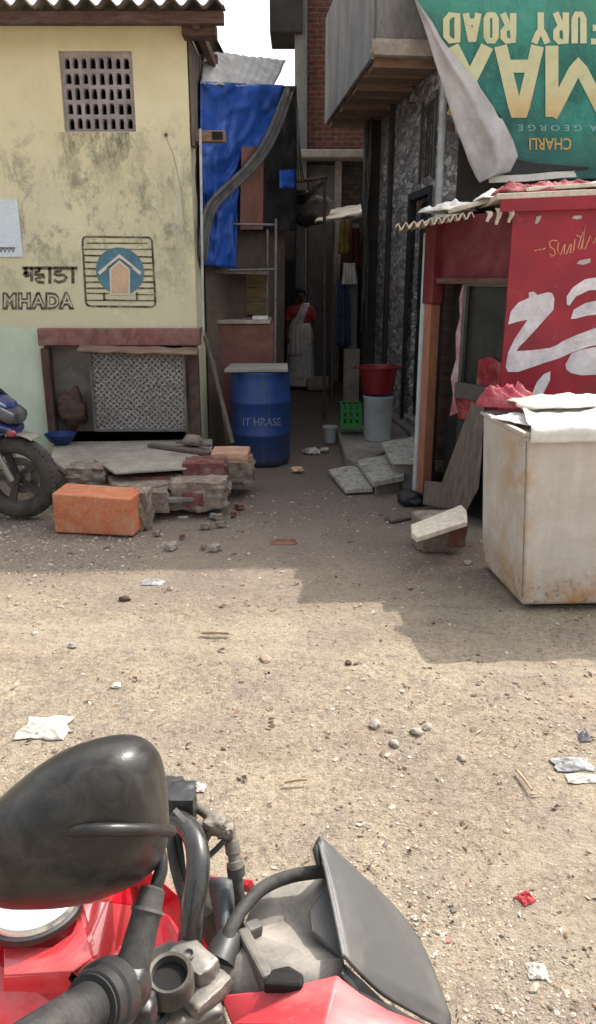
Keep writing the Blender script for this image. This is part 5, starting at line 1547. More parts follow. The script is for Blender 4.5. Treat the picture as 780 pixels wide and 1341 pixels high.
J = [((0, 0, .84), .13, .10), ((0, .01, .98), .115, .085), ((0, .01, 1.12), .125, .09), ((0, .01, 1.22), .10, .075), ((0, 0, 1.29), .042), ((0, -.01, 1.345), .048),
     ((-.15, .01, 1.225), .05), ((-.205, .02, 1.02), .038), ((-.20, -.07, .84), .027), ((-.195, -.10, .77), .025),
     ((.15, .01, 1.225), .05), ((.21, .03, 1.02), .038), ((.22, -.03, .83), .027), ((.22, -.06, .76), .025),
     ((-.08, 0, .76), .085), ((-.085, -.02, .44), .055), ((-.085, .02, .08), .035), ((-.09, -.10, .03), .03),
     ((.08, 0, .76), .085), ((.085, -.02, .44), .055), ((.09, .04, .08), .035), ((.10, -.08, .03), .03),
     ((0, -.012, 1.40), .068, .078), ((0, -.005, 1.46), .062, .072)]
Ed = [(0, 1), (1, 2), (2, 3), (3, 4), (4, 5), (3, 6), (6, 7), (7, 8), (8, 9), (3, 10), (10, 11), (11, 12), (12, 13), (0, 14), (14, 15), (15, 16), (16, 17), (0, 18), (18, 19), (19, 20), (20, 21), (5, 22), (22, 23)]
for sgn, hi, wi in ((-1, 9, 8), (1, 13, 12)):
    hp = Vector(J[hi][0])
    for k in range(4):
        b_i = len(J)
        J.append(((hp.x + (k - 1.5) * .013, hp.y - .03, hp.z - .035), .0085)); J.append(((hp.x + (k - 1.5) * .014, hp.y - .035, hp.z - .075 + .006 * abs(k - 1.5)), .007))
        Ed += [(hi, b_i), (b_i, b_i + 1)]
    b_i = len(J)
    J.append(((hp.x - sgn * .035, hp.y - .03, hp.z - .03), .009)); Ed.append((hi, b_i))
skin_mesh('body', J, Ed, M['skin'], wm)
WP = lambda x, y, z: wb + V(x, y, z)
mb = MB()
mb.lathe(WP(0, .012, 1.425), [(.0, -.07), (.05, -.06), (.078, -.01), (.083, .04), (.07, .085), (.035, .108), (.0, .112)], 20, None, 1.1)
mb.blob(WP(0, .085, 1.40), (.09, .075, .09), 2, 2, .05)
hair = mb
# keep the hair behind the face: push its front back
hair.v = [V(p.x, max(p.y, wb.y - .048 + max(0, 1.47 - p.z) * .75), p.z) for p in hair.v]
hair.build('hair', M['hair'], wm, smooth=180)
mb = MB()
mb.blob(WP(0, -.098, 1.405), (.024, .03, .038), 3, 2, .05); mb.blob(WP(0, -.086, 1.362), (.042, .018, .014), 5, 2, .05)
for s in (-1, 1): mb.blob(WP(.078 * s, .0, 1.405), (.018, .035, .05), 6, 2, .1)
mb.build('face_features', M['skin'], wm, smooth=180)
mb = MB()
for s in (-1, 1): mb.blob(WP(.03 * s, -.082, 1.428), (.026, .012, .012), 4, 2, .02)
mb.build('eye', M['hair'], wm, smooth=180)


def ell(z, rx, ry, cx=0.0, cy=0.0):
    return (z, rx, ry, cx, cy)


def garment(name, rings, m, seed, fold=0.0, nf=11, parent=wm):
    mb = MB(); n = 44

    def f(u, v):
        k = v * (len(rings) - 1); i = min(int(k), len(rings) - 2); t = k - i
        z, rx_, ry_, cx, cy = (rings[i][q] + (rings[i + 1][q] - rings[i][q]) * t for q in range(5))
        a = 2 * math.pi * u
        r = 1 + fold * v * math.sin(a * nf + seed + 2 * v) + .02 * mn.noise(Vector((math.cos(a) * 2, math.sin(a) * 2, z * 5 + seed)))
        return WP(cx + rx_ * r * math.cos(a), cy + ry_ * r * math.sin(a), z)
    mb.grid(f, n, 24)
    return mb.build(name, M[m], parent, smooth=180, solid=.006)


garment('skirt', [ell(1.0, .15, .12, 0, .01), ell(.86, .20, .155, 0, .01), ell(.6, .205, .165), ell(.3, .21, .175), ell(.05, .225, .19)], 'sari', 2, .05)
garment('blouse', [ell(1.275, .07, .06, 0, .01), ell(1.24, .165, .085, 0, .012), ell(1.15, .165, .12, 0, .0), ell(1.05, .14, .108, 0, .01), ell(.98, .14, .11, 0, .01)], 'saried', 5, .0)
for s in (-1, 1):
    mb = MB(); mb.tube([WP(s * .13, .01, 1.235), WP(s * .175, .012, 1.16), WP(s * .205, .018, 1.05)], [.066, .062, .052], 14); mb.build('sleeve', M['saried'], wm, smooth=60)
mb = MB()


def drape(u, v):
    # pleated cloth from the left shoulder across the front to the right hip, then down
    k = [(.09, .06, 1.30), (.07, -.075, 1.285), (.02, -.14, 1.15), (-.05, -.145, 1.0), (-.06, -.165, .80), (-.05, -.185, .52)]
    q = v * (len(k) - 1); i = min(int(q), len(k) - 2); t = q - i
    p = Vector(k[i]).lerp(Vector(k[i + 1]), t)
    wd = .05 + .09 * v
    return WP(p.x + (u - .5) * 2 * wd, p.y + .012 * math.sin(u * 22) + .12 * (u - .5) ** 2 * 2, p.z)


mb.grid(drape, 24, 24); mb.build('sari_drape', M['saridrape'], wm, smooth=180, solid=.006)


# ================================================================== MOTORCYCLES
def axis_rot(ax):
    return Vector(ax).to_track_quat('Z', 'Y').to_matrix()


def ring(mb, c, prof, R, n=40):
    c = Vector(c); m_ = len(prof); vs = []; fs = []
    for k in range(n):
        t = 2 * math.pi * k / n
        for r, z in prof: vs.append(c + R @ Vector((r * math.cos(t), r * math.sin(t), z)))
    for k in range(n):
        l = (k + 1) % n
        for i in range(m_):
            j = (i + 1) % m_
            fs.append([k * m_ + i, k * m_ + j, l * m_ + j, l * m_ + i])
    mb.add(vs, fs)


def add_wheel(root, c, ax, R, w, spokes=5, disc=True):
    Rm = axis_rot(ax); c = Vector(c)
    mb = MB(); rr = R - w * .62
    ring(mb, c, [(rr - .03, -.03), (rr - .006, -.045), (rr + .004, -.045), (rr + .004, .045), (rr - .006, .045), (rr - .03, .03)], Rm, 44)
    mb.lathe(c, [(.0, -.06), (.035, -.06), (.045, -.03), (.045, .03), (.035, .06), (.0, .06)], 20, Rm)
    for k in range(spokes):
        for d in (-.16, .16):
            a = 2 * math.pi * k / spokes + d; a2 = 2 * math.pi * k / spokes + d * .45
            mb.bar(c + Rm @ Vector((.035 * math.cos(a), .035 * math.sin(a), 0)), c + Rm @ Vector(((rr - .02) * math.cos(a2), (rr - .02) * math.sin(a2), 0)), .030, .022, ax)
    wo = mb.build('wheel', M['darkmetal'], root, smooth=40)
    mb = MB()
    prof = []
    for k in range(14):
        a = 2 * math.pi * k / 14
        prof.append((R - w * .56 + w * .56 * math.cos(a), w * .55 * math.sin(a)))
    ring(mb, c, prof, Rm, 64)
    for k in range(46):  # tread lugs
        a = 2 * math.pi * k / 46
        for s in (-1, 1):
            b = a + .03 * s
            u = Vector((math.cos(b), math.sin(b), 0)); tt = Vector((-math.sin(b), math.cos(b), 0))
            mb.bar(c + Rm @ (u * (R - .006) + Vector((0, 0, s * w * .10))), c + Rm @ (u * (R - .019) + tt * .022 + Vector((0, 0, s * w * .42))), .014, .012, Rm @ u)
    mb.build('tyre', M['tyre'], wo, smooth=40)
    if disc:
        mb = MB(); ring(mb, c + Rm @ Vector((0, 0, .062)), [(.075, -.002), (.135, -.002), (.135, .002), (.075, .002)], Rm, 36); mb.build('brake_disc', M['steel'], wo, smooth=40)
    return wo


# ---- blue motorcycle at the left edge
bf = V(1, -.10, 0).normalized(); bl_ = V(-bf.y, bf.x, 0)
bC = V(-2.03, 5.42, .305)
bm_ = thing('motorcycle', 'blue and white sports motorcycle parked at the left edge with dusty front wheel', 'motorcycle', V(bC.x - .7, bC.y + .07, 0))
BB = lambda a, l, z: V(bC.x, bC.y, 0) + bf * a + bl_ * l + V(0, 0, z)
add_wheel(bm_, bC, bl_, .305, .115, 5)
add_wheel(bm_, BB(-1.36, 0, .305), bl_, .305, .15, 5)
for s in (-1, 1):
    mb = MB(); mb.tube([BB(0, s * .085, .30), BB(-.12, s * .085, .56), BB(-.16, s * .085, .64)], [.026, .026, .022], 12); mb.tube([BB(-.12, s * .085, .56), BB(-.30, s * .085, .98)], .021, 12); mb.build('fork_leg', M['goldfork'], bm_, smooth=50)
mb = MB()


def guard(u, v):
    a = math.radians(60 + 105 * v); r = .335 + .006 * math.cos(u * 6)
    l = (u - .5) * .15
    return BB(r * math.cos(a) * 1.0, l, .305 + r * math.sin(a) - 1.6 * l * l)


mb.grid(guard, 8, 18); mb.build('front_mudguard', M['dusty'], bm_, smooth=180, solid=.006)
mb = MB()
sec = [(.0, .02, .66, .74), (-.10, .10, .58, .88), (-.25, .17, .52, .98), (-.45, .20, .40, 1.0), (-.70, .18, .34, .98), (-.95, .15, .34, .82)]


def fair(u, v):
    q = u * (len(sec) - 1); i = min(int(q), len(sec) - 2); t = q - i
    a, hw, zl_, zh = (sec[i][k] + (sec[i + 1][k] - sec[i][k]) * t for k in range(4))
    an_ = math.pi * (v * 2 - .5)
    return BB(a, hw * math.copysign(abs(math.cos(an_)) ** .7, math.cos(an_)), (zl_ + zh) / 2 + (zh - zl_) / 2 * math.copysign(abs(math.sin(an_)) ** .8, math.sin(an_)))


mb.grid(fair, 24, 32); mb.build('fairing', M['bluepaint'], bm_, smooth=180, solid=.006)
RN = axis_rot(bl_).to_3x3() @ Matrix.Identity(3); Rn = Matrix.Rotation(-.10, 3, 'Z') @ Matrix.Rotation(.5, 3, 'Y')
mb = MB(); mb.blob(BB(-.03, 0, .79), (.24, .25, .10), 4, 3, .05, 1.2, .75, Rn); mb.build('headlamp', M['lens'], bm_, smooth=180)
mb = MB(); mb.blob(BB(-.06, 0, .71), (.24, .26, .06), 7, 3, .05, 1.2, .75, Rn); mb.blob(BB(-.10, 0, .885), (.28, .22, .05), 9, 3, .05, 1.2, .75, Rn); mb.build('nose_panel', M['bluepaint'], bm_, smooth=180)
mb = MB(); mb.grid(lambda u, v: BB(-.06 - .26 * v, (u - .5) * .30 * (1 - .2 * v), .92 + .26 * v - .25 * (u - .5) ** 2), 10, 8); mb.build('windscreen', M['glossblack'], bm_, smooth=180, solid=.004)
mb = MB(); mb.tube([BB(-.02, -.12, .68), BB(.10, -.24, .675)], .008, 8); st_ = mb.build('indicator', M['blackplastic'], bm_, smooth=60)
mb = MB(); mb.blob(BB(.12, -.26, .68), (.075, .04, .05), 3, 2, .1); mb.build('indicator_lens', M['amber'], st_, smooth=180)
mb = MB(); mb.blob(BB(-.55, 0, .95), (.5, .34, .26), 13, 3, .06, 1.0, .2); mb.build('fuel_tank', M['bluepaint'], bm_, smooth=60)
mb = MB(); mb.blob(BB(-1.05, 0, .88), (.62, .28, .12), 15, 3, .06, 1.0, .2); mb.blob(BB(-1.45, 0, .98), (.5, .2, .12), 16, 3, .06, 1.0, .2); mb.build('seat', M['rubber'], bm_, smooth=60)
mb = MB(); mb.blob(BB(-.68, 0, .42), (.5, .3, .38), 17, 3, .15, 2.0, .1); mb.bar(BB(-.8, .1, .36), BB(-1.36, .1, .305), .04, .07); mb.bar(BB(-.8, -.1, .36), BB(-1.36, -.1, .305), .04, .07); mb.build('engine', M['darkmetal'], bm_, smooth=50)
mb = MB(); mb.tube([BB(-.30, .36, .98), BB(-.24, .2, 1.0), BB(-.26, 0, 1.0), BB(-.24, -.2, 1.0), BB(-.30, -.36, .98)], .014, 10); mb.build('handlebar', M['rubber'], bm_, smooth=60)
mb = MB(); mb.tube([BB(-.6, .1, .3), BB(-.72, .22, .02)], .012, 8); mb.build('side_stand', M['steel'], bm_, smooth=60)

# ---- red motorcycle in the foreground
CL = RT(230, 1250, .72)
fc = V(math.cos(math.radians(9)), math.sin(math.radians(9)), 0); lc = V(-fc.y, fc.x, 0)
ft = V(.85, -.527, 0).normalized(); lt_ = V(-ft.y, ft.x, 0)
rb = thing('motorcycle', 'red naked motorcycle in the foreground with black mirror and dusty handlebar', 'motorcycle', V(CL.x, CL.y, 0))
CC = lambda a, l, z: V(CL.x, CL.y, 0) + fc * a + lc * l + V(0, 0, z)
CTk = lambda a, l, z: V(CL.x, CL.y, 0) + ft * a + lt_ * l + V(0, 0, z)


# mirror
mo = [(-52, 1118), (-36, 1078), (2, 1042), (45, 1006), (85, 981), (125, 967), (160, 961), (188, 966), (207, 984), (216, 1012), (220, 1048), (221, 1085), (214, 1120), (192, 1148), (152, 1170), (100, 1186), (45, 1191), (-5, 1187), (-40, 1160)]
mo = smooth_path([V(x, y, 0) for x, y in mo], 5, True)
mc = V(102, 1082, 0)
T0_ = .600


def mring(k, t): return [RT(mc.x + (p.x - mc.x) * k, mc.y + (p.y - mc.y) * k, t + .012 * (p.x - mc.x) / 130 * k) for p in mo]


mb = MB(); rings = []
for i in range(15):
    a = math.radians(90 * i / 14)
    k = math.cos(a) ** .62 if i < 14 else .0
    rings.append(mring(k, T0_ - .062 * math.sin(a) ** .9))
rings = [mring(.93, T0_ + .018), mring(.985, T0_ + .014), mring(1.0, T0_ + .006)] + rings
n_ = len(mo); vs = [p for r in rings for p in r]; fs = []
for i in range(len(rings) - 1):
    for k in range(n_):
        l = (k + 1) % n_; fs.append([i * n_ + k, i * n_ + l, (i + 1) * n_ + l, (i + 1) * n_ + k])
mb.add(vs, fs); mr = mb.build('mirror', M['mirrorshell'], rb, smooth=180)
mb = MB(); mb.poly(mring(.95, T0_ + .010)); mb.build('mirror_glass', M['mirrorglass'], mr)
mb = MB(); rp = smooth_path([RT(86, 1089, .542), RT(100, 1087, .5385), RT(140, 1086, .539), RT(180, 1086, .552), RT(206, 1086, .574), RT(224, 1088, .600)], 4)
mb.tube(rp, [.0030 + .0016 * min(1, i / 4) for i in range(len(rp))], 12); mb.build('mirror_ridge', M['mirrorshell'], mr, smooth=180)
mb = MB(); mb.tube(smooth_path([RT(198, 1180, .60), RT(205, 1158, .60), RT(211, 1135, .605), RT(207, 1112, .61), RT(190, 1095, .605)], 5), .0052, 12); mb.build('mirror_stem', M['glossblack'], mr, smooth=180)
mb = MB(); ax0, ax1 = RT(168, 1286, .565), RT(201, 1160, .60)
mb.tube([ax0, ax0.lerp(ax1, .25), ax0.lerp(ax1, .68), ax0.lerp(ax1, .72), ax0.lerp(ax1, .76), ax0.lerp(ax1, .97), ax1], [.0140, .0122, .0112, .0122, .0108, .0096, .006], 20); mb.build('mirror_boot', M['rubber'], mr, smooth=40)
mb = MB(); q_ = ax0.lerp(ax1, .735); dd = (ax1 - ax0).normalized(); mb.tube([q_ - dd * .0012, q_ + dd * .0012], .0126, 22); mb.build('boot_ring', M['steel'], mr, smooth=40)
# near grip and throttle housing
gA, gB = RT(140, 1304, .555), RT(22, 1382, .47)
mb = MB(); P = [gA.lerp(gB, k / 40) for k in range(41)]
mb.tube(P, [.0160 + (.0011 if (k % 2) else -.0004) for k in range(41)], 26); mb.build('grip', M['rubber'], rb, smooth=60)
gd = (gB - gA).normalized()
mb = MB(); mb.tube([gA - gd * .030, gA - gd * .027, gA - gd * .008, gA - gd * .006, gA + gd * .006, gA + gd * .008, gA + gd * .016, gA + gd * .018], [.016, .0205, .0225, .0250, .0250, .0228, .0224, .017], 30)
swg = mb.build('switch_housing', M['blackplastic'], rb, smooth=35)
mb = MB(); mb.tube([gA - gd * .035, gA - gd * .029], .0150, 24); mb.blob(ax0 + (ax1 - ax0) * .02, (.025, .025, .025), 5, 3, .05, 1.2, .7); mb.blob(RT(184, 1326, .60), (.022, .022, .026), 6, 3, .12, 1.4, .6); mb.build('lever_clamp', M['blackplastic'], swg, smooth=60)
mb = MB(); mb.tube([gA + gd * .0182, gA + gd * .0198], .0212, 30); mb.build('grip_flange', M['rubber'], swg, smooth=40)
mb = MB(); lv = smooth_path([RT(215, 1355, .62), RT(150, 1392, .53), RT(60, 1430, .47), RT(-20, 1460, .43)], 6); mb.tube(lv, .006, 10); mb.build('brake_lever', M['alloy'], rb, smooth=180)
# handlebar
hb = smooth_path([gA - gd * .01, RT(176, 1318, .63), RT(208, 1308, .71), RT(236, 1276, .755), RT(247, 1240, .745), RT(252, 1190, .745), RT(258, 1150, .755), RT(259, 1118, .77), RT(252, 1092, .79), RT(236, 1076, .815), RT(215, 1066, .84), RT(180, 1052, .87)], 6)
mb = MB(); mb.tube(hb, .0118, 16); mb.build('handlebar', M['glossblack'], rb, smooth=180)
mb = MB(); mb.tube([RT(190, 1054, .86), RT(150, 1041, .90), RT(95, 1030, .96)], .0165, 16); mb.build('grip', M['rubber'], rb, smooth=60)
mb = MB(); mb.blob(RT(232, 1056, .84), (.040, .034, .042), 3, 3, .12, 1.4, .2); mb.blob(RT(222, 1040, .86), (.030, .03, .028), 5, 3, .15, 1.4, .2); pv = mb.build('switch_housing', M['blackplastic'], rb, smooth=55)
mb = MB(); mb.tube([RT(238, 1076, .805), RT(243, 1071, .807)], .0150, 20); mb.build('clamp_band', M['steel'], pv, smooth=50)
mb = MB(); mb.tube(smooth_path([RT(243, 1080, .815), RT(262, 1082, .812), RT(282, 1083, .812), RT(300, 1090, .811)], 4), [.0085, .0080, .0072, .0066, .0064, .0070, .0078, .0084, .0088, .0086, .0080, .0072, .0062], 12); mb.blob(RT(283, 1080, .806), (.022, .018, .016), 8, 3, .2, 1.8, .5); mb.blob(RT(296, 1086, .806), (.016, .018, .014), 9, 3, .2, 1.8, .5); mb.blob(RT(264, 1090, .815), (.018, .014, .016), 10, 3, .2, 1.8, .5)
mb.build('lever_bracket', M['alloy'], rb, smooth=50)
mb = MB(); mb.tube(smooth_path([RT(292, 1084, .812), RT(262, 1060, .86), RT(215, 1030, .93), RT(150, 1010, 1.0)], 5), .0055, 10); mb.build('clutch_lever', M['alloy'], rb, smooth=180)
mb = MB(); c0, c1 = RT(301, 1090, .81), RT(309, 1140, .80)
mb.tube([c0, c0.lerp(c1, .2), c0.lerp(c1, .22), c0.lerp(c1, .55), c0.lerp(c1, .58), c0.lerp(c1, .74), c0.lerp(c1, .76), c1], [.006, .006, .0078, .0078, .0062, .0062, .0088, .0088], 14); mb.build('cable_adjuster', M['alloy'], rb, smooth=40)
mb = MB(); mb.tube([RT(308, 1134, .80), RT(309.5, 1146, .80)], .0094, 14); mb.build('cable_boot', M['rubber'], rb, smooth=50)
mb = MB(); mb.tube(smooth_path([RT(309, 1142, .80), RT(314, 1180, .795), RT(310, 1215, .79), RT(290, 1250, .78), RT(270, 1300, .74)], 6), .0055, 10); mb.build('clutch_cable', MATS['dust_filmed_black_plastic'] if 'dust_filmed_black_plastic' in MATS else M['rubber'], rb, smooth=180)
mb = MB()
mb.tube(smooth_path([RT(222, 1062, .84), RT(224, 1110, .80), RT(232, 1150, .785), RT(244, 1190, .775), RT(252, 1235, .765)], 6), .0050, 10)
mb.tube(smooth_path([RT(228, 1066, .83), RT(236, 1120, .80), RT(240, 1160, .79), RT(250, 1215, .77)], 6), .0042, 10)
mb.tube(smooth_path([RT(294, 1100, .80), RT(276, 1118, .80), RT(262, 1128, .79)], 6), .003, 8); mb.build('control_cable', M['rubber'], rb, smooth=180)
# triple clamp
mb = MB()
tp = [(186, 1262), (198, 1238), (222, 1228), (246, 1236), (268, 1254), (284, 1276), (292, 1310), (300, 1360), (296, 1430), (196, 1430), (190, 1360), (178, 1310)]
TR = lambda x, y: RT(x, y, .735 - (y - 1250) * .00035)
mb.prism([TR(*p) for p in tp], (0.004, -.003, -.028)); tcl = mb.build('fork_clamp', M['alloy'], rb, bevel=.004, segs=3)
mb = MB(); kx = RT(222, 1275, .684); up = (V(0, 0, CAMZ) - kx).normalized() * .3 + V(0, 0, 1); up.normalize(); Rk = axis_rot(up)
ring(mb, kx, [(.0150, -.012), (.0215, -.020), (.0212, -.004), (.0205, .001), (.0190, .003), (.0160, .002)], Rk, 30); mb.build('stem_ring', mat('grimy_dark_alloy', (.11, .102, .092), (.05, .047, .043), 12, .55, metal=.35, bump=.3, bscale=140, dist=.001, dirt=(.22, .185, .14), dscale=18, damt=.7), tcl, smooth=40)
mb = MB(); mb.lathe(kx, [(.0, -.0095), (.0149, -.0095), (.0149, -.0065), (.0, -.0065)], 26, Rk); mb.build('stem_hole', M['dark'], tcl)
for x, y, t, r in ((247, 1251, .716, .0056), (272, 1274, .712, .0056)):
    c = RT(x, y, t); mb = MB(); mb.lathe(c, [(.0, -.012), (r * 1.5, -.012), (r * 1.5, -.003), (r, -.002), (r, .003), (r * .75, .004), (r * .6, .001), (.0, .001)], 16, Rk); mb.build('clamp_bolt', M['steel'], tcl, smooth=35)
mb = MB(); Rb = Matrix.Rotation(-.7, 3, 'Z')
mb.blob(RT(254, 1262, .722), (.046, .026, .024), 6, 3, .08, 1.3, .45, Rb); mb.blob(RT(246, 1318, .705), (.058, .040, .018), 7, 3, .10, 1.3, .45, Matrix.Rotation(.3, 3, 'Z')); mb.blob(RT(272, 1300, .705), (.022, .045, .016), 8, 3, .1, 1.3, .4, Rb); mb.build('bar_clamp', M['alloy'], tcl, smooth=70)
mb = MB(); mb.grid(lambda u, v: RT(183 + 22 * u + 4 * v, 1282 + 34 * v, .708 + .004 * math.sin(u * 5)), 5, 5); mb.build('paper_tag', M['tag'], tcl, smooth=180, solid=.001)
mb = MB(); mb.lathe(RT(200, 1325, .69), [(.0, -.02), (.017, -.02), (.017, .004), (.013, .006), (.011, .0), (.0, .0)], 20, Rk); mb.tube([RT(190, 1345, .69), RT(205, 1330, .68), RT(214, 1348, .68)], .003, 8); mb.build('ignition_lock', M['blackplastic'], tcl, smooth=40)
# red shroud behind the clamp, seen between the tubes
mb = MB(); mb.prism([RT(x, y, t) for x, y, t in ((206, 1190, .86), (222, 1196, .86), (244, 1228, .84), (262, 1262, .82), (284, 1300, .80), (270, 1330, .80), (214, 1290, .82), (198, 1240, .84))], (.004, .0, -.02)); mb.build('tank_shroud', M['redpaint'], rb, bevel=.004)
# headlamp cowl: dusty inner shell
vs = {}
P_ = lambda x, y, t: RT(x, y, t)
mb = MB()
pA = [P_(316, 1222, .79), P_(332, 1180, .815), P_(352, 1160, .835), P_(392, 1147, .85), P_(424, 1142, .85), P_(437, 1180, .80), P_(444, 1222, .765), P_(448, 1262, .735), P_(404, 1262, .735), P_(392, 1246, .755), P_(352, 1232, .775)]
mid = P_(385, 1205, .815)
for i in range(len(pA)):
    mb.poly([pA[i], pA[(i + 1) % len(pA)], mid])
mb.poly([P_(316, 1222, .79), P_(352, 1232, .775), P_(392, 1246, .755), P_(404, 1262, .735), P_(450, 1256, .730), P_(452, 1296, .712), P_(400, 1304, .714), P_(340, 1314, .716), P_(282, 1316, .716), P_(284, 1252, .75)])
cw = mb.build('headlamp_cowl', M['dusty'], rb, smooth=25, solid=.006)
mb = MB()
mb.prism([P_(x, y, t) for x, y, t in ((404, 1190, .785), (418, 1170, .80), (434, 1152, .815), (444, 1215, .76), (448, 1255, .735), (408, 1218, .762))], (.0, .0, -.006)); mb.build('cowl_gusset', M['visor'], cw, bevel=.002)
mb = MB(); mb.prism([P_(x, y, t) for x, y, t in ((344, 1288, .70), (354, 1268, .715), (378, 1262, .715), (398, 1274, .705), (396, 1292, .695))], (.0, .002, -.02)); mb.build('vent_recess', M['dark'], cw, bevel=.003)
mb = MB(); mb.bar(P_(318, 1226, .775), P_(352, 1290, .71), .012, .022); mb.bar(P_(320, 1224, .775), P_(340, 1216, .785), .014, .02); mb.build('cowl_rib', mat('dust_filmed_black_plastic', (.10, .095, .088), (.04, .038, .036), 8, .65, bump=.1, dirt=(.26, .23, .19), dscale=8, damt=.7), cw, bevel=.003)
mb = MB(); mb.tube([P_(286, 1264, .745), P_(294, 1244, .757), P_(302, 1226, .77)], [.0175, .016, .013], 18); mb.build('headlamp_boot', M['blackplastic'], rb, smooth=50)
mb = MB(); mb.tube(smooth_path([P_(296, 1236, .755), P_(304, 1212, .768), P_(322, 1184, .79), P_(348, 1160, .81), P_(384, 1146, .825), P_(428, 1140, .835)], 6), .0070, 14); mb.build('wiring_hose', M['rubber'], rb, smooth=180)
mb = MB(); mb.grid(lambda u, v: P_(272 + 46 * u + 16 * v - 34 * u * v, 1148 + 3 * u + 80 * v, .835 - .05 * v - .020 * math.sin(u * math.pi)), 8, 8); mb.build('cowl_flap', mat('blue_grey_plastic', (.085, .097, .105), (.05, .058, .063), 4, .5, bump=0, dirt=(.28, .27, .25), dscale=5, damt=.5), rb, smooth=180, solid=.004)
mb = MB(); mb.prism([P_(270, 1143, .86), P_(292, 1148, .855), P_(330, 1150, .85), P_(322, 1160, .845), P_(296, 1156, .85), P_(272, 1149, .858)], (.004, .002, -.012)); mb.build('red_trim', M['redpaint'], rb, bevel=.002)
# visor
edgeL = smooth_path([P_(417, 1100, .835), P_(424, 1128, .808), P_(432, 1165, .776), P_(441, 1208, .742), P_(450, 1252, .708)], 8)
edgeR = smooth_path([P_(417.5, 1100, .838), P_(470, 1144, .872), P_(520, 1192, .868), P_(556, 1246, .838), P_(589, 1330, .79)], 8)
lowm = smooth_path([P_(450, 1252, .708), P_(474, 1278, .712), P_(504, 1305, .725), P_(540, 1326, .75), P_(589, 1352, .775)], 8)


def vis(u, v):
    n1 = len(edgeL) - 1
    i = v * n1; k = min(int(i), n1 - 1); t = i - k
    a = edgeL[k].lerp(edgeL[k + 1], t); b = edgeR[k].lerp(edgeR[k + 1], t)
    p = a.lerp(b, u)
    return p + V(0, 0, .010 * math.sin(math.pi * u) * math.sin(math.pi * min(1, v + .15)))


mb = MB(); mb.grid(vis, 16, 32)
# lower lip closing the blade towards the fairing
lowgrid = MB()
mb.grid(lambda u, v: vis(u, 1.0).lerp(lowm[min(int(u * (len(lowm) - 1)), len(lowm) - 1)], v), 16, 6)
vz = mb.build('visor', M['visor'], rb, smooth=50, solid=.0035)
mb = MB(); mb.tube(edgeL, .0020, 8); mb.build('visor_edge', mat('scuffed_edge', (.20, .195, .185), (.10, .10, .098), 9, .5), vz, smooth=180)
mb = MB(); mb.tube([P_(416, 1100, .838), P_(414.5, 1112, .83), P_(418, 1134, .812)], [.002, .005, .003], 8); mb.build('visor_tip', M['blackplastic'], vz, smooth=180)
mb = MB(); mb.prism([P_(448, 1256, .716), P_(474, 1282, .712), P_(504, 1309, .718), P_(540, 1329, .732), P_(588, 1354, .75), P_(584, 1372, .74), P_(540, 1345, .72), P_(500, 1325, .708), P_(468, 1300, .702), P_(446, 1276, .702)], (.0, .0, -.02)); mb.build('visor_skirt', M['blackplastic'], vz, bevel=.003)
# red fairing side panel
fv = {'a': (288, 1303, .712), 'b': (340, 1298, .708), 'c': (400, 1288, .704), 'd': (441, 1278, .698), 'e': (434, 1306, .676), 'f': (423, 1345, .652), 'g': (410, 1425, .615), 'h': (325, 1425, .66), 'i': (305, 1345, .695),
      'j': (470, 1301, .694), 'k': (508, 1324, .688), 'l': (556, 1342, .684), 'm': (620, 1380, .675), 'n': (600, 1440, .64)}
ks_ = list(fv); mb = MB(); idx = {k: i for i, k in enumerate(ks_)}
mb.add([P_(*fv[k]) for k in ks_], [[idx[c] for c in f] for f in ('abi', 'bci', 'cei', 'cde', 'eif', 'ifh', 'fgh', 'dje', 'jkf', 'jfe', 'klf', 'lmg', 'lgf', 'mng')])
mb.build('fairing_panel', M['dust_sheen_red'], rb, smooth=28, solid=.004, bevel=.002)
# headlamp lens below the visor (faces forward)
mb = MB(); mb.blob(CC(.13, .0, .86), (.10, .16, .14), 5, 3, .05, 1.2, .3); mb.build('headlamp', M['lens'], rb, smooth=60)
# tank
st = [(-.055, .055, .955), (-.10, .098, .985), (-.17, .135, 1.012), (-.27, .15, 1.028), (-.38, .135, 1.015), (-.50, .095, .95), (-.56, .07, .90)]
mb = MB(); vs = []; fs = []
for a, hw, zt2 in st:
    half = [(0, 0), (.36, -.002), (.62, -.022), (.90, -.075), (1.0, -.14), (.82, -.26)]
    row = [(-x, z) for x, z in half[:0:-1]] + half
    vs += [CTk(a, -x * hw, zt2 + z) for x, z in row]
m_ = 11
for i in range(len(st) - 1):
    for k in range(m_ - 1): fs.append([i * m_ + k, i * m_ + k + 1, (i + 1) * m_ + k + 1, (i + 1) * m_ + k])
fs.append(list(range(m_))); fs.append([(len(st) - 1) * m_ + k for k in range(m_)][::-1])
mb.add(vs, fs); tk = mb.build('fuel_tank', M['redpaint'], rb, smooth=18, bevel=.006, segs=3)
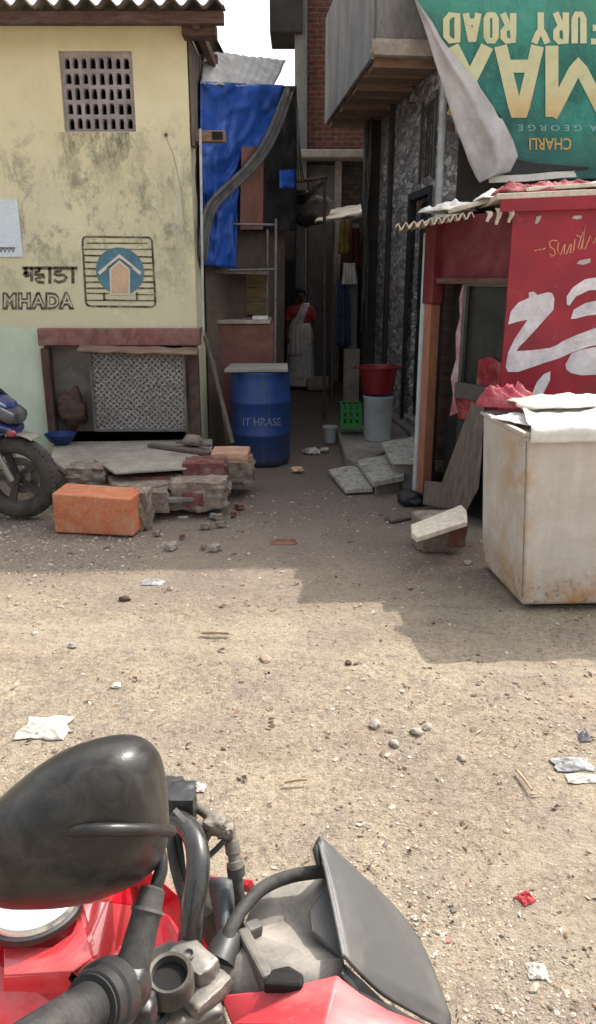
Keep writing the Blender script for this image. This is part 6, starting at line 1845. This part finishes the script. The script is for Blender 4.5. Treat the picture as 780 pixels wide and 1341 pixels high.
# sculpted shoulders of the tank (near and far)
for s in (-1, 1):
    mb = MB()
    mb.add([CTk(-.02, s * .135, .965), CTk(-.14, s * .115, 1.035), CTk(-.30, s * .135, 1.035), CTk(-.36, s * .165, .98), CTk(-.20, s * .185, .955), CTk(-.03, s * .165, .90),
            CTk(-.05, s * .10, .90), CTk(-.30, s * .10, .93)],
           [[0, 1, 4, 5], [1, 2, 3, 4], [0, 6, 7, 2, 1], [0, 5, 6], [2, 7, 3]])
    mb.build('tank_shoulder', M['redpaint'], tk, smooth=20, bevel=.005, segs=3)
FP = {'a': (5, 1243, .800), 'b': (68, 1241, .803), 'c': (94, 1223, .812), 'd': (119, 1256, .782), 'e': (96, 1272, .775), 'f': (5, 1278, .778),
      'g': (107, 1185, .842), 'h': (143, 1182, .850), 'i': (127, 1252, .800), 'j': (176, 1186, .905), 'k': (156, 1246, .860), 'l': (160, 1150, .905), 'm': (182, 1166, .925),
      'n': (90, 1279, .778), 'o': (75, 1350, .815), 'p': (5, 1350, .815), 'q': (128, 1300, .80), 'r': (120, 1350, .84), 's': (104, 1200, .832), 't': (132, 1163, .885)}
kp = list(FP); ix = {k: i for i, k in enumerate(kp)}


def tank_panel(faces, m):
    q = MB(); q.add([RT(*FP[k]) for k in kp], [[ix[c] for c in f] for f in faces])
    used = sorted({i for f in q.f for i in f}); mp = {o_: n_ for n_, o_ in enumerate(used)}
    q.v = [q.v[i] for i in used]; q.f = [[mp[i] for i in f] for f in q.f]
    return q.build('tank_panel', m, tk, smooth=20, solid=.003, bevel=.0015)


tank_panel(['abef', 'bcde', 'sgid', 'csd', 'ghi', 'gtlh', 'lmjh'], M['redpaint'])
tank_panel(['hjki', 'feno', 'fop', 'noqr', 'endq', 'diq', 'ikq'], M['dust_sheen_red'])  # pale facets: sky reflection put into the colour along with dust
cp = RT(43, 1180, .84)
cz = cp.z
mb = MB(); mb.lathe(cp, [(.0, -.006), (.050, -.006), (.050, .002), (.047, .008), (.030, .012), (.0, .013)], 40); cpo = mb.build('tank_cap', M['chrome'], tk, smooth=30)
mb = MB(); ring(mb, cp, [(.0502, -.006), (.0545, -.006), (.054, .001), (.0508, .002)], Matrix.Identity(3), 40); mb.build('cap_ring', M['blackplastic'], cpo, smooth=40)
# below the frame: fork, wheel, seat, engine, tail
wc = CC(.40, 0, .305)
add_wheel(rb, wc, lc, .305, .11, 5)
for s in (-1, 1):
    mb = MB(); mb.tube([wc + lc * s * .095, CC(.16, s * .095, .72)], [.028, .027], 14); mb.tube([CC(.16, s * .095, .72), CC(.03, s * .095, 1.06)], .019, 14); mb.build('fork_leg', M['darkmetal'], rb, smooth=50)
mb = MB(); mb.grid(lambda u, v: wc + fc * (.34 * math.cos(math.radians(40 + 120 * v))) + lc * ((u - .5) * .14) + V(0, 0, .34 * math.sin(math.radians(40 + 120 * v)) - 2 * ((u - .5) * .14) ** 2), 8, 16); mb.build('front_mudguard', M['blackplastic'], rb, smooth=180, solid=.005)
add_wheel(rb, CTk(-.98, 0, .305), lt_, .305, .13, 5)
mb = MB(); mb.blob(CTk(-.40, 0, .50), (.46, .34, .40), 3, 3, .15, 2.0, .1, Matrix.Rotation(-.555, 3, 'Z')); mb.bar(CTk(-.5, .11, .4), CTk(-.98, .11, .305), .04, .07); mb.bar(CTk(-.5, -.11, .4), CTk(-.98, -.11, .305), .04, .07); mb.bar(CTk(-.02, 0, .92), CTk(-.35, 0, .72), .06, .08); mb.build('engine', M['darkmetal'], rb, smooth=50)
mb = MB(); mb.blob(CTk(-.80, 0, .83), (.62, .26, .11), 4, 3, .05, 1.0, .2, Matrix.Rotation(-.555, 3, 'Z')); mb.build('seat', M['rubber'], rb, smooth=60)
mb = MB(); mb.blob(CTk(-1.15, 0, .86), (.42, .18, .13), 6, 3, .05, 1.0, .15, Matrix.Rotation(-.555, 3, 'Z')); mb.build('tail_panel', M['redpaint'], rb, smooth=60)
mb = MB(); mb.tube([CTk(-.45, .12, .32), CTk(-.5, .27, .0)], .012, 8); mb.build('side_stand', M['steel'], rb, smooth=60)

# ================================================================== LITTER on the ground
def ground_rag(x, y, sx, sy, h, m, seed, lab, cat='litter', rot=0.0):
    c = PZ(x, y, 0); c.z = ground_h(c.x, c.y) + .001
    return rag('litter', c, sx * .8, sy * .8, h * .8, m, seed, lab, cat, None, 36, rot)


ground_rag(58, 950, .24, .20, .07, 'litterwhite', 31, 'crumpled white plastic bag on the ground behind the mirror')
ground_rag(688, 1172, .055, .05, .035, 'litterred', 33, 'small red wrapper on the sunlit ground right of the visor', rot=.6)
ground_rag(762, 1016, .14, .06, .03, 'litterwhite', 35, 'flat white scrap at the right edge of the ground')
ground_rag(750, 998, .17, .10, .05, 'litterblue', 37, 'grey and white torn packet at the right edge above the white scrap')
ground_rag(703, 1268, .06, .06, .03, 'litterwhite', 39, 'tiny black and white scrap near the lower right corner')
ground_rag(258, 1028, .07, .05, .04, 'litterwhite', 41, 'small white scrap on the ground beside the mirror top')
ground_rag(200, 760, .16, .10, .03, 'litterblue', 43, 'grey white torn packet near the edge of the shade')
ground_rag(240, 675, .10, .05, .02, 'litterwhite', 45, 'thin white scrap in the shade right of the orange block')
ground_rag(765, 965, .05, .06, .06, 'litterblue', 49, 'dark lump at the right edge of the sunlit ground')
ground_rag(370, 706, .22, .14, .03, 'brickred', 51, 'dark brown damp rag lying in the middle of the shade')
for k, (x, y, s, lab, m_) in enumerate(((163, 783, .05, 'small dark stone on sunlit ground below the orange block', 'oldwood'), (490, 948, .045, 'grey stone in the middle of the sunlit ground', 'slab'), (545, 957, .04, 'pale pebble right of the grey stone', 'slab'), (560, 950, .035, 'paler round pebble at the right end of the pebble cluster', 'slab'), (516, 970, .035, 'flat whitish pebble below the pebble cluster', 'slab'),
                                       (152, 895, .035, 'white pebble on the ground above the mirror', 'whitepaint'), (456, 866, .03, 'small dark brown stone left of the freezer shadow', 'oldwood'), (95, 845, .035, 'bluish grey stone at the left of the sunlit ground', 'litterblue'), (612, 735, .05, 'whitish stone at the right foot of the crumbly block', 'slab'), (605, 990, .03, 'small pale pebble in the open sunlit ground', 'slab'))):
    c = PZ(x, y, 0); z = ground_h(c.x, c.y); mb = MB(); mb.blob((c.x, c.y, z + s * .22), (s * 1.3, s, s * .7), 60 + k, 2, .35, 1.6, 0, Matrix.Rotation(k * 1.3, 3, 'Z'))
    o = mb.build('pebble', M[m_], origin=(c.x, c.y, z), smooth=40); tag(o, lab, 'stone', 'loose pebbles on the sunlit ground')
for x0, y0, x1, y1, r, lab in ((264, 828, 300, 829, .009, 'short tan stick lying flat in the sunlit ground'), (676, 1008, 696, 1034, .006, 'thin slanting twig on the ground near the right edge'), (372, 1024, 402, 1020, .006, 'short dark twig on the ground between mirror and visor')):
    a, b2 = PZ(x0, y0, .006), PZ(x1, y1, .006); mb = MB(); mb.tube([a, a.lerp(b2, .5) + V(0, 0, .004), b2], [r, r * .9, r * .7], 7)
    o = mb.build('twig', M['stick'], origin=a, smooth=60); tag(o, lab, 'stick')

# ================================================================== CAMERA AND LIGHT
cam = bpy.data.cameras.new('camera'); co = bpy.data.objects.new('camera', cam); COL.objects.link(co)
co.location = (0, 0, CAMZ); co.rotation_euler = (math.radians(73), 0, 0)
cam.sensor_fit = 'VERTICAL'; cam.sensor_height = 36; cam.lens = 36 * F / 1341; cam.clip_start = .05; cam.clip_end = 1000
S.camera = co

sl = bpy.data.lights.new('sun', 'SUN'); so = bpy.data.objects.new('sun', sl); COL.objects.link(so)
d = V(-.56, -.56, -1.0).normalized()
so.rotation_euler = d.to_track_quat('-Z', 'Y').to_euler(); so.location = (6, 6, 12)
sl.energy = 4.75; sl.angle = math.radians(.5); sl.color = (1.0, .94, .85)
w = bpy.data.worlds.new('World'); S.world = w; w.use_nodes = True
nt = w.node_tree; bg = nt.nodes['Background']
sky = nt.nodes.new('ShaderNodeTexSky'); sky.sky_type = 'NISHITA'; sky.sun_disc = False
sky.sun_elevation = math.asin(-d.z); sky.sun_rotation = math.radians(45)
sky.air_density = 1.6; sky.dust_density = 6.0; sky.ozone_density = .6
hs = nt.nodes.new('ShaderNodeHueSaturation'); hs.inputs['Saturation'].default_value = .28; hs.inputs['Value'].default_value = 2.0
nt.links.new(sky.outputs[0], hs.inputs['Color']); nt.links.new(hs.outputs[0], bg.inputs['Color'])
bg.inputs['Strength'].default_value = .15
S.view_settings.view_transform = 'Standard'; S.view_settings.look = 'None'; S.view_settings.exposure = 0; S.view_settings.gamma = 1
S.cycles.max_bounces = 6
